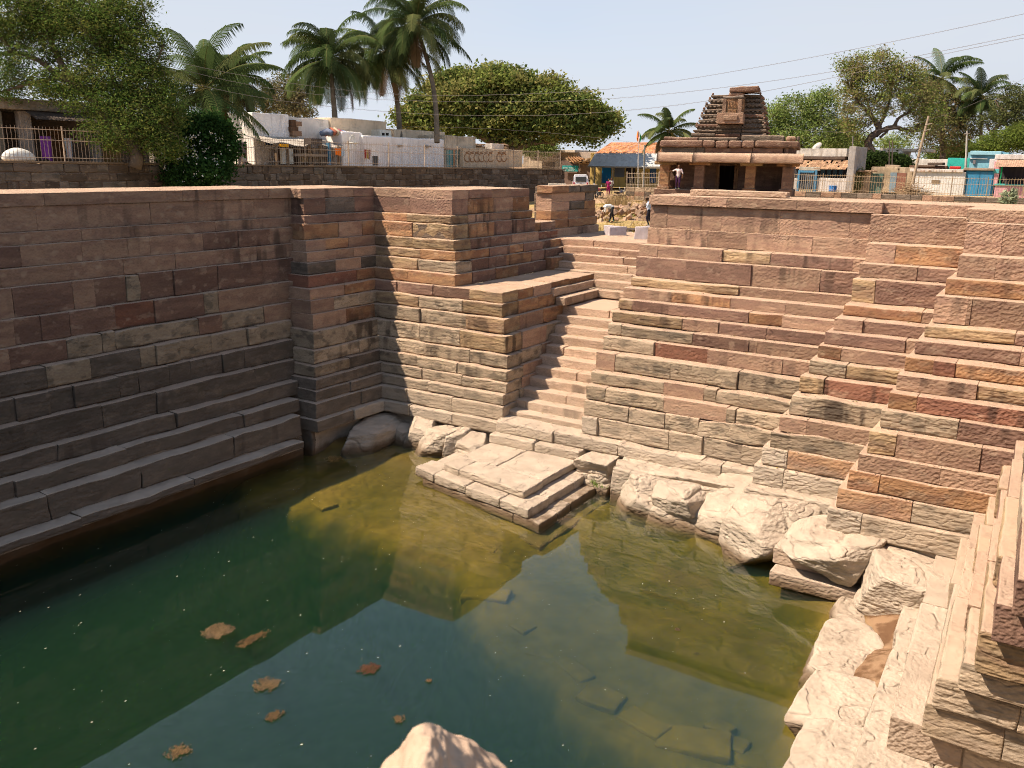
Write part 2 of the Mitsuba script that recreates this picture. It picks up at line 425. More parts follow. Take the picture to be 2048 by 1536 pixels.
PD = [  # z top, z bottom, left pilaster face and near end, end wall face and corner
  (-0.77,-1.03,-18.05,17.65,20.62,-15.06),
  (-1.03,-1.48,-18.03,17.73,20.60,-15.06),
  (-1.48,-1.72,-17.89,17.59,20.45,-14.97),
  (-1.72,-2.15,-17.77,17.48,20.33,-14.85),
  (-2.15,-2.45,-17.65,17.37,20.20,-14.70),
  (-2.45,-2.72,-17.52,17.26,20.06,-14.57),
  (-2.72,-3.05,-17.40,17.16,19.93,-14.45),
  (-3.05,-3.38,-17.27,17.06,19.80,-14.35),
  (-3.38,-3.68,-17.09,16.89,19.60,-12.66),
  (-3.68,-4.04,-17.00,16.82,19.50,-12.60),
  (-4.04,-4.45,-16.91,16.79,19.37,-12.45),
  (-4.45,-4.94,-16.73,16.62,19.20,-12.25),
  (-4.94,-5.31,-16.60,16.48,19.07,-12.15),
  (-5.31,-5.63,-16.45,16.33,18.95,-12.05),
  (-5.63,-5.93,-16.33,16.21,18.84,-12.02),
  (-5.93,-6.22,-16.21,16.11,18.72,-12.02),
  (-6.22,-6.62,-16.08,15.98,18.60,-11.98),
  (-6.62,-6.95,-15.93,15.85,18.45,-11.85),
]
XR = -9.62
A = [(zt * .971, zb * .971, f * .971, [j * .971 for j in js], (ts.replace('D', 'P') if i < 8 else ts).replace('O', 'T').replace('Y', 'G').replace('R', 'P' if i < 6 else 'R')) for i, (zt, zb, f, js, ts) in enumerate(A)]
Z16 = [c[0] for c in B1] + [B1[-1][1]]


def ramp(a, b, x):
    t = np.clip((x - a) / (b - a), 0, 1); return t * t * (3 - 2 * t)


def ground_height(x, y):               # metres; eye at 10.64
    far = 7.15 + .25 * ramp(60, 80, y) + .45 * ramp(76, 88, y) + .55 * ramp(66, 80, y) * ramp(-25, 0, x)
    h = far + 1.45 * ramp(18, 2, y)
    h = h + 1.75 * np.exp(-((x - 5) ** 2 / 60 + (y - 58) ** 2 / 40))
    h = h + .45 * np.exp(-((x + 33) ** 2 / 12 + (y - 58) ** 2 / 30))
    h = np.where((x < -42.35) & (y < 75.8), 10.2, h)
    p = np.stack([x, y, 0 * x], -1)
    return h + (vfbm(p * .22, 4, 3) - .5) * .5 * ramp(0, 8, np.hypot(x + 14, y - 18) - 18)


def make_ground():
    xs = np.unique(np.r_[-1800, -900, -500, -300, -200, np.arange(-150, -44, 4), -43, -42.4, -42.3, np.arange(-41, -30, 1.5), np.arange(-29.6, 6, .9), np.arange(6, 40, 2.5), 60, 100, 160, 300, 600, 1800])
    ys = np.unique(np.r_[-1800, -600, -200, -80, -40, -20, np.arange(-12, 34, 1.2), np.arange(34, 84, 1.3), np.arange(86, 150, 4), 180, 240, 400, 800, 1800])
    x, y = np.meshgrid(xs, ys, indexing='ij'); z = ground_height(x, y)
    idx = np.arange(x.size).reshape(x.shape)
    f = np.stack([idx[:-1, :-1], idx[1:, :-1], idx[1:, 1:], idx[:-1, 1:]], -1).reshape(-1, 4)
    cx = (x[:-1, :-1] + x[1:, 1:]).ravel() / 2 / K; cy = (y[:-1, :-1] + y[1:, 1:]).ravel() / 2 / K
    hole = (cx > -20.4) & (cx < 2.9) & (cy > .2) & (cy < 23.6) | (cx > -15.6) & (cx < -9.2) & (cy > 23) & (cy < 27)
    v = np.stack([x.ravel(), y.ravel(), z.ravel()], 1)
    put('ground', v, f[~hole], 'soil', np.zeros((len(v), 2)), None, True, kind='structure', label='dry earth and straw-coloured grass around the stone tank', cat='ground')


make_ground()
import shapely
POND = shapely.Polygon([(-17, .9), (-17, 15.9), (-16.2, 16), (-15.7, 18.2), (-15.3, 18.45), (-14.5, 18.35), (-12.6, 18.3), (-12, 18.7), (-9, 18.7), (-8.3, 18.3), (-7, 17.75), (-5.65, 17.0), (-4.3, 16.55), (-3.2, 15.9), (-2.6, 15.1), (-2.16, 13.9), (-2.3, 12.9), (-2.07, 11.5), (-1.6, 10.5), (-1.5, 8), (-1.5, .9)])


def bed_height(x, y):                  # survey units
    p = np.stack([x, y, 0 * x], -1)
    s = shapely.distance(shapely.points(x, y), POND) - shapely.distance(shapely.points(x, y), POND.exterior) * shapely.contains(POND, shapely.points(x, y))
    edge = np.interp(x, [-17, -15.4, -12.7, -9.8, -8.1, -6.4, -4.9, -3.2, -1.5], [13.4, 12.9, 13.2, 13.0, 11.9, 11.0, 10.2, 9.7, 9.2]) + (vfbm(p * 1.1, 3, 2) - .5) * .9
    shelf = -7.98 + .26 * ramp(-6.5, -10, x) - .10 * ramp(16, 12, y) + (vfbm(p * .7, 4, 9) - .5) * .24
    deep = -10.6 + (vfbm(p * .3, 3, 4) - .5)
    z = deep + (shelf - deep) * ramp(-1.5, .25, y - edge)
    beach = W0 * -1 + np.where(s > 0, .5, .36) * s - .06 + (vfbm(p * 1.6, 4, 6) - .5) * .22
    k = ramp(-1.0, -.1, s)
    return np.maximum(z, np.minimum(z + (beach - z) * k, -6.9))


def make_bed():
    xs, ys = np.arange(-18.6, -.2, .11), np.arange(.6, 19.6, .11)
    x, y = np.meshgrid(xs, ys, indexing='ij'); z = bed_height(x, y)
    idx = np.arange(x.size).reshape(x.shape)
    f = np.stack([idx[:-1, :-1], idx[1:, :-1], idx[1:, 1:], idx[:-1, 1:]], -1).reshape(-1, 4)
    v = np.stack([x.ravel() * K, y.ravel() * K, (z.ravel() + W0) * K], 1)
    k = put('pool_bed', v, f, 'silt', np.zeros((len(v), 2)), None, True, kind='structure', label='muddy bed of the tank rising to a brown shore', cat='pool bed')
    for px, py, l, w, h in [(973, 1190, 1.3, .6, .35), (1035, 1235, 1.0, .55, .3), (1090, 1285, .9, .6, .3), (1150, 1322, 1.1, .5, .35), (1205, 1380, 1.0, .7, .4), (1290, 1430, 1.1, .6, .35), (1390, 1470, 1.5, .8, .45), (1462, 1470, .7, .5, .4),
                            (900, 1100, 1.2, .5, .3), (820, 1080, .9, .5, .25), (640, 1015, 1.4, .6, .3), (700, 1035, .8, .5, .25), (960, 1110, 1.0, .4, .3), (1440, 1440, .55, .5, .45), (1000, 1155, .8, .5, .3), (1500, 1500, .8, .5, .35), (560, 1000, .8, .4, .22)]:
        c = atz(px, py, -.45); lo = c - np.array([l, w, h]) * .55
        zb = (bed_height(np.array([c[0] / K]), np.array([c[1] / K]))[0] + W0) * K
        v, f, uv = block(np.zeros(3), np.array([l, w, h]), 'G', r=.07, amp=.03, warp=.06)
        a = -.5 + rng.random() * .9; ca, sa = math.cos(a), math.sin(a)
        v = v - [l / 2, w / 2, 0]; v = np.stack([v[:, 0] * ca - v[:, 1] * sa, v[:, 0] * sa + v[:, 1] * ca, v[:, 2] + v[:, 0] * .06], 1) + [c[0], c[1], max(zb, -1.05) - .30]
        put('sunken_stone', v, f, 'silt', uv * 0, k, True)


make_bed()


def make_water():
    xs, ys = np.arange(-18.6, -.8, .16) * K, np.arange(.6, 19.4, .16) * K
    x, y = np.meshgrid(xs, ys, indexing='ij'); p = np.stack([x, y, 0 * x], -1)
    z = (vfbm(p * np.array([.55, .55, 1]), 3, 2) - .5) * .006
    idx = np.arange(x.size).reshape(x.shape)
    f = np.stack([idx[:-1, :-1], idx[1:, :-1], idx[1:, 1:], idx[:-1, 1:]], -1).reshape(-1, 4)
    v = np.stack([x.ravel(), y.ravel(), z.ravel()], 1)
    put('water', v, f, 'water_skin', np.zeros((len(v), 2)), None, True, kind='structure', label='still green water filling the tank', cat='water')
    lo, hi = np.array([-18.5 * K, .65 * K, -6.5]), np.array([-.9 * K, 19.3 * K, -.02])
    scene['water_body'] = {'type': 'cube', 'to_world': T().translate(((lo + hi) / 2).tolist()).scale(((hi - lo) / 2).tolist()), 'bsdf': {'type': 'null'}, 'interior': {'type': 'ref', 'id': 'murk'}}
    labels['water_body'] = {'label': 'cloudy green depth of the tank water', 'category': 'water', 'kind': 'stuff'}


make_water()

# ------------------------------------------------------------------ the tank: walls
def extend(js, a, mean, ts):
    e = splits(a, js[0], mean)
    return e[:-1] + list(js), letters(len(e) - 2, ts[0] + ts[:2]) + ts


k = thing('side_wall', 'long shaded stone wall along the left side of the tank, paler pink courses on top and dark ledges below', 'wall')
wall(k, 'y', 1, [(zt, zb, f, *extend(js, 1.2, 1.5 if i < 10 else 2.3, ts.replace('G', 'D') if i > 8 else ts)) for i, (zt, zb, f, js, ts) in enumerate(A)], .75, deep_top=2.3, tone=.22)  # low tone and dark letters: old staining, plus shade put into the colour

k = thing('corner_pilaster', 'stone pilaster standing forward at the far end of the shaded left wall', 'pilaster')
PT = ['TPT', 'PDP', 'RPP', 'TO', 'TOP', 'OT', 'DT', 'RO', 'OT', 'TG', 'TGO', 'GGD', 'GGD', 'GD', 'DD', 'DD', 'DD', 'DW']
wall(k, 'y', 1, [(zt, zb, x, s, letters(len(s) - 1, PT[i])) for i, (zt, zb, x, yn, yd, cx) in enumerate(PD) for s in [splits(yn, yd + .25, 1.15 if i < 13 else 1.6)]], 1.25, deep_top=2.3)

k = thing('end_wall', 'sunlit ochre stone wall between the shaded pilaster and the staircase', 'wall')
DT = ['PTP', 'POT', 'YYO', 'OPY', 'YOY', 'YYO', 'GYO', 'OPO', 'YPP', 'GY', 'GYG', 'GGY', 'GG', 'GG', 'GG', 'GG', 'GG', 'WG']
dc = []
for i, (zt, zb, x, yn, yd, cx) in enumerate(PD):
    s = splits(x - .05, cx, 1.25 if i < 9 else 1.4); dc.append((zt, zb, yd, s, letters(len(s) - 1, DT[i])))
wall(k, 'x', -1, dc, .8)

k = thing('stair_wall', 'stepped brown stone wall in shade on the left of the stairs, with a flat ledge halfway down', 'wall')
ET = ['PPT', 'DTO', 'TOPO', 'PPO', 'TTP', 'PTO', 'PPO', 'PO', 'POT', 'OT', 'TO', 'TG', 'TG', 'GT', 'GT', 'G', 'G', 'G']
ec = []
for i, (zt, zb, x, yn, yd, cx) in enumerate(PD[:17]):
    s = splits(yd + .81, 24.9 if i < 8 else (25.0 if i == 8 else 24.6), 1.15); ec.append((zt, zb, cx, s, letters(len(s) - 1, ET[i])))
wall(k, 'y', 1, ec[:8], .85, deep_top=2.2)
wall(k, 'y', 1, ec[8:], .8, deep_top=1.72)
# the ledge's paving behind its edge stones, over the end wall's thickness
for a, b in zip(splits(19.62, 20.42, .8)[:-1], [20.405]):
    put_block(k, 'ledge_slab', P(-14.6, 20.41, -3.66), P(-12.68, 20.42, -3.39), 'P')

k = thing('gate_pier', 'low stone pier with black rain stains at the head of the stairs', 'pier')
gz = [-.72, -.97, -1.28, -1.58, -1.88, -2.18, -2.46]
gc = []
for i in range(6):
    o = [.10, 0, .03, .06, .1, .16][i]
    s = splits(26.55 - o, 29.75 + o, 1.0); gc.append((gz[i], gz[i + 1], -15.2 + o, s, letters(len(s) - 1, 'TOTD')))
wall(k, 'y', 1, gc, .62, gap=.012)
k = thing('stepped_wall', 'short flight of stepped blocks between the shaded stair wall and the stained pier', 'wall')
sc = []
for i, (zt, zb, x) in enumerate([(-1.9, -2.2, -15.05), (-2.2, -2.45, -14.85), (-2.45, -2.72, -14.65), (-2.72, -2.98, -14.42), (-2.98, -3.6, -14.2)]):
    sc.append((zt, zb, x, splits(24.92, 26.6 - .12 * i, .9), letters(3, 'ROP')))
wall(k, 'y', 1, sc, .6)

k = thing('back_wall', 'sunlit stepped wall of tan and purple sandstone right of the stairs, under the small temple', 'wall')
c = [(zt, zb, f, js, ts) for zt, zb, f, js, ts in B1] + [(-6.52, -6.84, 18.36, [-12.0, -10.3, -8.5, -6.4, -5.9, -4.7], 'WWWWW')]
wall(k, 'x', -1, c, .8, deep_top=2.3)
k = thing('middle_bastion', 'narrow stepped stone bastion standing forward in the middle of the sunlit wall', 'bastion')
wall(k, 'x', -1, B2, 1.75, deep_top=2.0)
k = thing('corner_bastion', 'stepped stone bastion at the right corner, forward of the middle bastion', 'bastion')
c = []
for zt, zb, f, js, ts in B3:
    e = splits(js[-1], 2.4, 1.4)
    c.append((zt, zb, f, js + e[1:], ts + letters(len(e), 'TGO')))
wall(k, 'x', -1, c, 2.0, deep_top=3.9)

k = thing('right_wall', 'steep stepped stone wall at the right edge, its bright treads running towards the camera', 'wall')
CZ = [-.76, -1.01, -1.62, -2.04, -2.34, -2.86, -3.2, -3.55, -3.97, -4.37, -4.8, -5.3, -5.66, -6.06, -6.52]
CX = [.78, .8, .72, .62, .5, .38, .24, .12, 0, -.12, -.24, -.38, -.54, -.64, -.8]
CY = [8.5, 8.5, 8.6, 8.75, 8.9, 9.05, 9.2, 9.4, 9.55, 9.72, 9.88, 10.05, 10.2, 10.3, 10.42]
far_end = {round(c[0], 2): c[2] for c in B3}


def lean(v):
    w = v.copy(); w[:, 0] -= .03 * (v[:, 1] - 10.3 * K); return w


rows, ends = [], []
for i in range(14):
    yb = np.interp(-(CZ[i] + CZ[i + 1]) / 2, [-c[0] for c in B3], [c[2] for c in B3])
    s = splits(CY[i], yb + .3, 1.7); rows.append((CZ[i], CZ[i + 1], CX[i], s, letters(len(s) - 1, 'TTO' if i < 7 else 'TGYP' if i < 11 else 'GTY')))
    s = splits(CX[i] + .83, CX[i] + 4.2, 1.1); ends.append((CZ[i], CZ[i + 1], CY[i] - .02, s, letters(len(s) - 1, 'TTO' if i < 5 else 'GGPG' if i != 12 else 'PPG')))
rows.append((-6.52, -6.98, -1.02, splits(10.5, 15.9, 2.0), 'TWTWT')); ends.append((-6.52, -6.98, 10.5, splits(-.18, 3.4, 1.1), 'GTGG')); rows.append((-6.98, -7.4, -1.3, splits(8.6, 15.4, 2.3), 'WWWW'))
wall(k, 'y', -1, rows, .82, shear=lean, deep_top=2.2)
wall(k, 'x', -1, ends, .8, shear=lean)
for a, b in zip(*(lambda q: (q[:-1], q[1:]))(splits(-.46, 3.4, 1.3))): put_block(k, 'plinth_slab', P(a + .005, 8.5, -7.4), P(b - .005, 10.62, -6.985), 'W', lean, r=.05, amp=.015)

k = thing('near_wall', 'stepped stone wall below the viewpoint on the near side of the tank', 'wall')
nc = []
for i in range(12):
    zt = -1.35 - .52 * i; s = splits(-19.0 + .18 * i, 2.6, 2.4); nc.append((zt, zt - .52, .5 + .15 * i, s, letters(len(s) - 1, 'TGG')))
wall(k, 'x', 1, nc, .8)

# rock-cut footing under the walls
mb, n = [], 0
fv, ff = [], []
for lo, hi in [((-18.2, .9, -9.5), (-16.45, 15.8, -7.12)), ((-18, 15.9, -9.5), (-16.25, 19.2, -6.9)), ((-17, 18.72, -9.5), (-11.9, 19.6, -6.9)), ((-12.1, 18.62, -9.5), (-8.2, 19.6, -6.8)), ((-8.3, 17.62, -9.5), (-4.6, 19.6, -6.87)), ((-5, 17.2, -9.5), (-2.6, 18.9, -6.50)), ((-3.1, 15.95, -9.5), (1.5, 17.5, -6.50)), ((-1.15, 8.4, -9.5), (1, 16.5, -7.3)), ((-17.5, .8, -9.5), (2, 2.5, -7.5))]:
    a, b = P(*lo), P(*hi); s = [max(1, int(v / .5)) for v in b - a]; v, f = rbox(b - a, .08, s, fine=False); v = v + a
    v = v + (np.stack([vfbm(v * 1.1 + 9 * i, 3, i) for i in range(3)], 1) - .5) * .3
    fv.append(v); ff.append(f + n); n += len(v)
v = np.vstack(fv); put('bedrock', v, np.vstack(ff), 'stone', np.where((v[:, :1] < -15.6 * K) & (v[:, 1:2] < 16 * K), [[NAMES.index('D') + .15, .3]], [[NAMES.index('W') + .3, .3]]), None, True, kind='structure', label='rough natural rock that the tank walls stand on', cat='rock')  # rock below the left wall is coloured dark, painting in its undercut's shade

# ------------------------------------------------------------------ the tank: stairs and bathing platform
k = thing('staircase', 'worn stone steps climbing from the bathing platform to the temple ground', 'stairs')


def step(zt, y, x0=-12.75, x1=XR + .1, d=.75, h=.25, joints=None, typ='S'):
    xs = [x0] + (joints if joints is not None else ([x0 + (x1 - x0) * (.3 + .4 * rng.random())] if rng.random() < .6 else [])) + [x1]
    for a, b in zip(xs[:-1], xs[1:]):
        o = (rng.random() - .5) * .03
        put_block(k, 'step', P(a + .005, y + o, zt - h - .02), P(b - .005, y + d, zt - .012 * rng.random()), typ, r=.045, amp=.014, warp=.025)


NS = 11
for i in range(NS):
    step(-4.07 - .2327 * i, 22.6 - i * (22.6 - 18.95) / (NS - 1), d=.75 if i else 2.4, x0=-12.95)
for i in range(5):                     # upper flight
    step(-2.45 - .22 * i, 26.3 - .3 * i, x0=-14.4 if i else -15.2, x1=XR + .1, d=.8 if i else 4.4, typ='T' if i < 3 else 'S', joints=[-12.6 + .3 * i] if i else [-13.4, -11.6])
for a, b, zt, y0, y1 in [(-14.75, -13.4, -3.55, 20.45, 25.3), (-13.39, -12.55, -3.55, 22.2, 25.3), (-12.54, XR + .1, -3.55, 24.75, 25.4), (-12.54, -12.22, -3.8, 22.3, 24.74), (-12.21, XR + .1, -3.8, 24.42, 24.74)]:
    put_block(k, 'landing_slab', P(a, y0, zt - .24), P(b, y1, zt - .004 * rng.random()), 'S', r=.035, amp=.012, warp=.02)
k = thing('bathing_platform', 'pale stone platform jutting into the water at the foot of the stairs', 'platform')


def skew(v):                            # the platform's front is not quite square to the wall
    w = v.copy(); w[:, 1] += -.21 * (v[:, 0] + 9.4 * K) * np.clip((18.1 * K - v[:, 1]) / (2.8 * K), 0, 1.1); return w


def slab(name, x0, x1, y0, y1, zt, h, typ='W', **kw):
    put_block(k, name, P(x0, y0, zt - h), P(x1, y1, zt), typ, skew, r=.07, amp=.02, warp=.04, **kw)


slab('upper_step', -12.05, -10.72, 18.1, 18.8, -6.84, .26); slab('upper_step', -10.70, -9.42, 18.12, 18.8, -6.85, .25)
for a, b in ((-12.05, -11.5), (-11.497, -9.45)): slab('top_slab', a, b, 15.6, 16.5, -7.08, .19)
slab('top_slab', -12.03, -10.9, 16.503, 18.3, -7.082, .19); slab('top_slab', -10.897, -9.47, 16.503, 18.3, -7.08, .19)
for a, b in zip([-12.8, -12.1, -11.0, -9.9], [-12.11, -11.01, -9.91, -9.04]):
    slab('lower_step', a, b, 15.2, 16.1, -7.26, .24)
for a, b in zip([16.11, 17.3], [17.29, 18.0]):
    slab('lower_step', -9.9, -9.06, a, b, -7.265, .24)
slab('lower_step', -12.7, -9.91, 16.11, 18.2, -7.3, .25)
for a, b in zip([15.22, 16.0, 16.6], [15.99, 16.59, 17.75]):
    slab('water_step', -9.5, -8.72, a, b, -7.48, .26)
slab('water_step', -12.55, -9.51, 15.24, 15.9, -7.5, .24)
for i in range(3):
    slab('sunken_step', -12.6, -8.72 + .32 * (i + 1), 15.02 - .2 * (i + 1), 18.0 - .1 * i, -7.76 - .2 * i, .3)

# ------------------------------------------------------------------ boulders at the water's edge
ICO = trimesh.creation.icosphere(subdivisions=5)


def boulder(label, lo, hi, cut=.8, typ='W', n=13, strata=.05, yaw=0.0, base='boulder'):
    """a rock split along natural planes: the common part of a box and random half-spaces, then bedded and worn"""
    d = np.array(ICO.vertices); f = np.array(ICO.faces)
    a, b = P(*lo), P(*hi); h = (b - a) / 2
    r = np.full(len(d), 9.0)
    N = np.vstack([np.eye(3), -np.eye(3)]) + rng.normal(0, .10, (6, 3)); O = np.full(6, 1.0)
    M = rng.normal(0, 1, (n, 3)); M[:, 2] = M[:, 2] * .8 + .15; M /= np.linalg.norm(M, axis=1, keepdims=True)
    N = np.vstack([N, M]); O = np.r_[O, cut + .36 * rng.random(n)]
    inv = np.zeros(len(d))
    for q, o in zip(N, O):
        inv += np.maximum(d @ q / o, 0) ** 40
    w = d * (inv ** (-1 / 40.))[:, None] * h
    o = rng.random(3) * 40; q = w + o
    led = vfbm(np.stack([q[:, 0] * .7 + q[:, 2] * .8, q[:, 1] * .7, q[:, 2] * 5 + q[:, 0] * .8], 1), 4, 7) - .5
    crk = np.abs(vfbm(q * np.array([.55, .55, .9]), 2, 5) - .5)
    w = w * (1 + .16 * (vfbm(q * .8, 3, 1) - .5))[:, None] + d * (led * 1.5 * strata + (vfbm(q * 3.5, 4, 2) - .5) * .06 - .05 * np.exp(-(crk / .02) ** 2))[:, None]
    if yaw:
        ca, sa = math.cos(yaw), math.sin(yaw); w = np.stack([w[:, 0] * ca - w[:, 1] * sa, w[:, 0] * sa + w[:, 1] * ca, w[:, 2]], 1)
    w = w + (a + b) / 2
    return put(base, w, f, 'stone', stone_uv(len(w), typ, .35), None, True, label=label, cat='boulder')


boulder('squared pale rock beside the platform, upper one of two', (-9.4, 17.75, -7.3), (-8.45, 18.9, -6.86), .95, n=7)
boulder('squared pale rock beside the platform, lower one of two with its foot in the water', (-9.35, 17.6, -8.0), (-8.4, 18.9, -7.22), .95, n=7)
boulder('tall narrow pale rock right of the dark cleft under the base course', (-8.35, 17.8, -8.1), (-7.55, 18.9, -6.88), .85, n=9)
boulder('round bulging boulder at the water under the stepped wall', (-8.0, 17.2, -8.1), (-6.75, 18.9, -6.92), .88, n=12)
boulder('cracked pale rock above a smaller stone at the water', (-7.15, 16.95, -7.38), (-5.85, 18.9, -6.84), .92, n=8)
boulder('small pale stone at the water beneath the cracked rock', (-7.05, 16.9, -8.1), (-5.95, 18.6, -7.22), .92, n=8)
boulder('broad grey rock face left of the middle bastion', (-6.15, 16.75, -8.0), (-4.75, 18.9, -6.88), .9, n=9, strata=.03)
boulder('flat pale rock slab below the base course of the back wall', (-8.3, 17.7, -7.1), (-4.7, 18.95, -6.8), .9, n=8, strata=.03)
boulder('large layered boulder under the left corner of the middle bastion', (-5.35, 15.85, -7.9), (-3.45, 18.2, -6.56), .8, n=16, strata=.07)
boulder('long pale overhanging rock under the corner bastion', (-3.75, 15.0, -7.1), (-2.1, 16.9, -6.5), .85, strata=.07)
boulder('pale furrowed boulder in the corner below the bright treads', (-2.35, 14.7, -7.7), (-1.0, 16.6, -6.5), .8, strata=.06)
boulder('small pale rock on the muddy right shore', (-2.6, 14.0, -7.85), (-1.85, 15.15, -7.4), .85)
boulder('flat pale rock sheet along the right shore', (-2.5, 12.2, -8.0), (-1.1, 14.5, -7.34), .9, n=9, strata=.04)
boulder('pale flat-topped boulder with a wet brown edge on the right shore', (-2.4, 11.1, -8.0), (-1.2, 12.5, -7.24), .95, n=8, strata=.03)
boulder('pale rock at the bottom edge of the right shore', (-2.1, 9.4, -8.0), (-1.0, 11.0, -7.16), .95, n=8, strata=.03)
boulder('low rock at the left end of the row below the end wall', (-15.4, 17.9, -7.9), (-14.7, 18.8, -7.25), .85)
boulder('second pale rock of the row below the end wall', (-14.95, 17.85, -8.0), (-13.95, 18.9, -6.98), .85)
boulder('third pale rock of the row below the end wall', (-14.2, 17.7, -8.0), (-13.25, 18.9, -6.95), .85)
boulder('fourth pale rock of the row below the end wall', (-13.5, 17.65, -8.0), (-12.65, 18.9, -6.98), .85)
boulder('last pale rock of the row, against the bathing platform', (-12.9, 17.45, -8.0), (-12.0, 18.8, -6.95), .85)
boulder('sloping rock ledge at the foot of the shaded pilaster', (-16.3, 16.6, -7.9), (-15.1, 19.0, -7.05), .8, strata=.06)
k = thing('stone_beam', 'dressed stone beam lying in shade under the overhanging rock', 'stone beam')
put_block(k, 'upper_length', P(-3.9, 15.62, -7.3), P(-1.6, 16.5, -6.98), 'T', r=.04); put_block(k, 'lower_length', P(-3.85, 15.3, -7.6), P(-1.5, 16.2, -7.31), 'T', r=.04)
v, f, uv = block(np.zeros(3), np.array([3.5, .75, .20]), 'S', r=.03, yaw=.12); v = v + P(-8.75, 22.75, -.755)
put('stone_slab', v, f, 'stone', uv, None, True, label='loose stone slab lying on top of the back wall in front of the temple', cat='stone slab')
# tip of the stone in front of the viewer
c = at(850, 1502, 2.15)
v = np.array(ICO.vertices); v = np.sign(v) * np.abs(v) ** .8
k = np.clip((v[:, 2] + .6) / 1.6, 0, 1)
q = v * np.array([.46, .42, .34]); q[:, 0] = q[:, 0] * (1 - .93 * k ** .9) + .05 * (1 - k); q[:, 1] *= 1 - .5 * k
q = q + (np.stack([vfbm(q * 4 + 5 * i, 4, i) for i in range(3)], 1) - .5) * .09 + v * (vfbm(q * 14, 4, 5) - .5)[:, None] * .05
ca, sa = math.cos(YAW), math.sin(YAW); q = np.stack([q[:, 0] * ca - q[:, 1] * sa, q[:, 0] * sa + q[:, 1] * ca, q[:, 2]], 1)
q = q + c - np.array([0, 0, .315])
put('coping_stone', q, np.array(ICO.faces), 'stone', stone_uv(len(q), 'S', .7), None, True, label='pointed top of a pale rough stone at the bottom edge, close to the viewer', cat='stone')

# floating litter
def scum(label, px, py, w, h, col, dens=.5, group=None):
    c = atz(px, py, .012); g = 44
    x, y = np.meshgrid(np.linspace(-1, 1, g), np.linspace(-1, 1, g), indexing='ij')
    p = np.stack([x * 1.6, y * 1.6, 0 * x + rng.random() * 60], -1)
    keep = (vfbm(p * 3.0, 5, 8) - .5) * 3.8 + dens * .95 - (x * x + y * y) > 0
    mb = MB(col, .8)
    s = .5 * 2 / g
    for i, j in zip(*np.nonzero(keep)):
        a = rng.random() * 6.3; r = s * (.75 + .7 * rng.random()); o = (rng.random(2) - .5) * s
        cc = np.array([x[i, j] + o[0], y[i, j] + o[1]])
        ang = a + np.arange(5) * 1.2566
        v = np.stack([(cc[0] + r * np.cos(ang)) * w / 2, (cc[1] + r * np.sin(ang)) * h / 2, rng.random(5) * .02], 1) + c
        cl = np.array(col) * (.45 + 1.0 * rng.random())
        mb.add(np.vstack([v, v[:1] * 0 + v.mean(0) + [0, 0, .015]]), [[q, (q + 1) % 5, 5] for q in range(5)], cl)
    if mb.v: mb.put('floating_debris', 'paint', None, label=label, cat='floating debris')


G = (.36, .25, .14)
scum('largest floating mat of tan debris on the dark green water', 437, 1262, .62, .75, G, 1.0)
scum('tan debris with a dark upright end, right of the largest mat', 508, 1278, .34, .9, (.36, .24, .12), .75)
scum('reddish brown clump of debris floating alone mid pool', 738, 1338, .46, .55, (.20, .10, .06), .6)
scum('tan floating debris trailing to the right, below the dark upright one', 533, 1370, .62, .6, G, .72)
scum('small tan debris clump below the trailing one', 549, 1432, .32, .5, G, .6)
scum('thin tan curl of debris above the foreground stone', 799, 1438, .28, .3, G, .5)
scum('tan debris clump nearest the bottom edge', 358, 1504, .46, .5, (.38, .26, .14), .75)
scum('curled tan debris near the shaded corner of the pool', 668, 918, .75, .7, (.34, .21, .08), .5)
scum('tiny tan leaf on the ochre water right of the middle', 1355, 1260, .14, .14, G, .9)
scum('tiny pale leaf left of the debris curl', 858, 1362, .13, .13, G, .9)
mb = MB((.6, .55, .45), .2)
for i in range(620):
    x, y = -16.4 + rng.random() * 13.5, 3.5 + rng.random() * 13
    if y > 14.5 and x > -13: continue
    c = P(x, y, -W0) + [0, 0, .012]; r = .005 + .017 * rng.random() ** 3; a = rng.random() * 6
    ang = a + np.arange(4) * 1.5708
    mb.add(np.stack([c[0] + r * np.cos(ang), c[1] + r * 1.6 * np.sin(ang), c[2] + 0 * ang], 1), [[0, 1, 2, 3]], tuple(np.array([.62, .56, .42]) * (.5 + .5 * rng.random())))
mb.put('floating_specks', 'paint', None, kind='stuff', label='pale specks of pollen and litter scattered over the water', cat='floating specks')
mb = MB((.16, .22, .05), .3)
for px, py in [(1190, 968), (1198, 972), (1140, 884), (1132, 886), (1186, 962)]:
    c = atz(px, py, (.35 if py > 900 else 1.05))
    for j in range(26):
        a = rng.random() * 6.3; l = .06 + .10 * rng.random(); o = rng.normal(0, .07, 2)
        b0 = c + [o[0], o[1], -.03]; t0 = b0 + [l * math.cos(a) * .6, l * math.sin(a) * .6, l]
        s = np.array([-math.sin(a), math.cos(a), 0]) * .012
        mb.add(np.array([b0 - s, b0 + s, t0]), [[0, 1, 2]])
mb.put('weed_tufts', 'leaf', None, kind='stuff', label='small green weed tufts in the joints beside the bathing platform', cat='weeds')

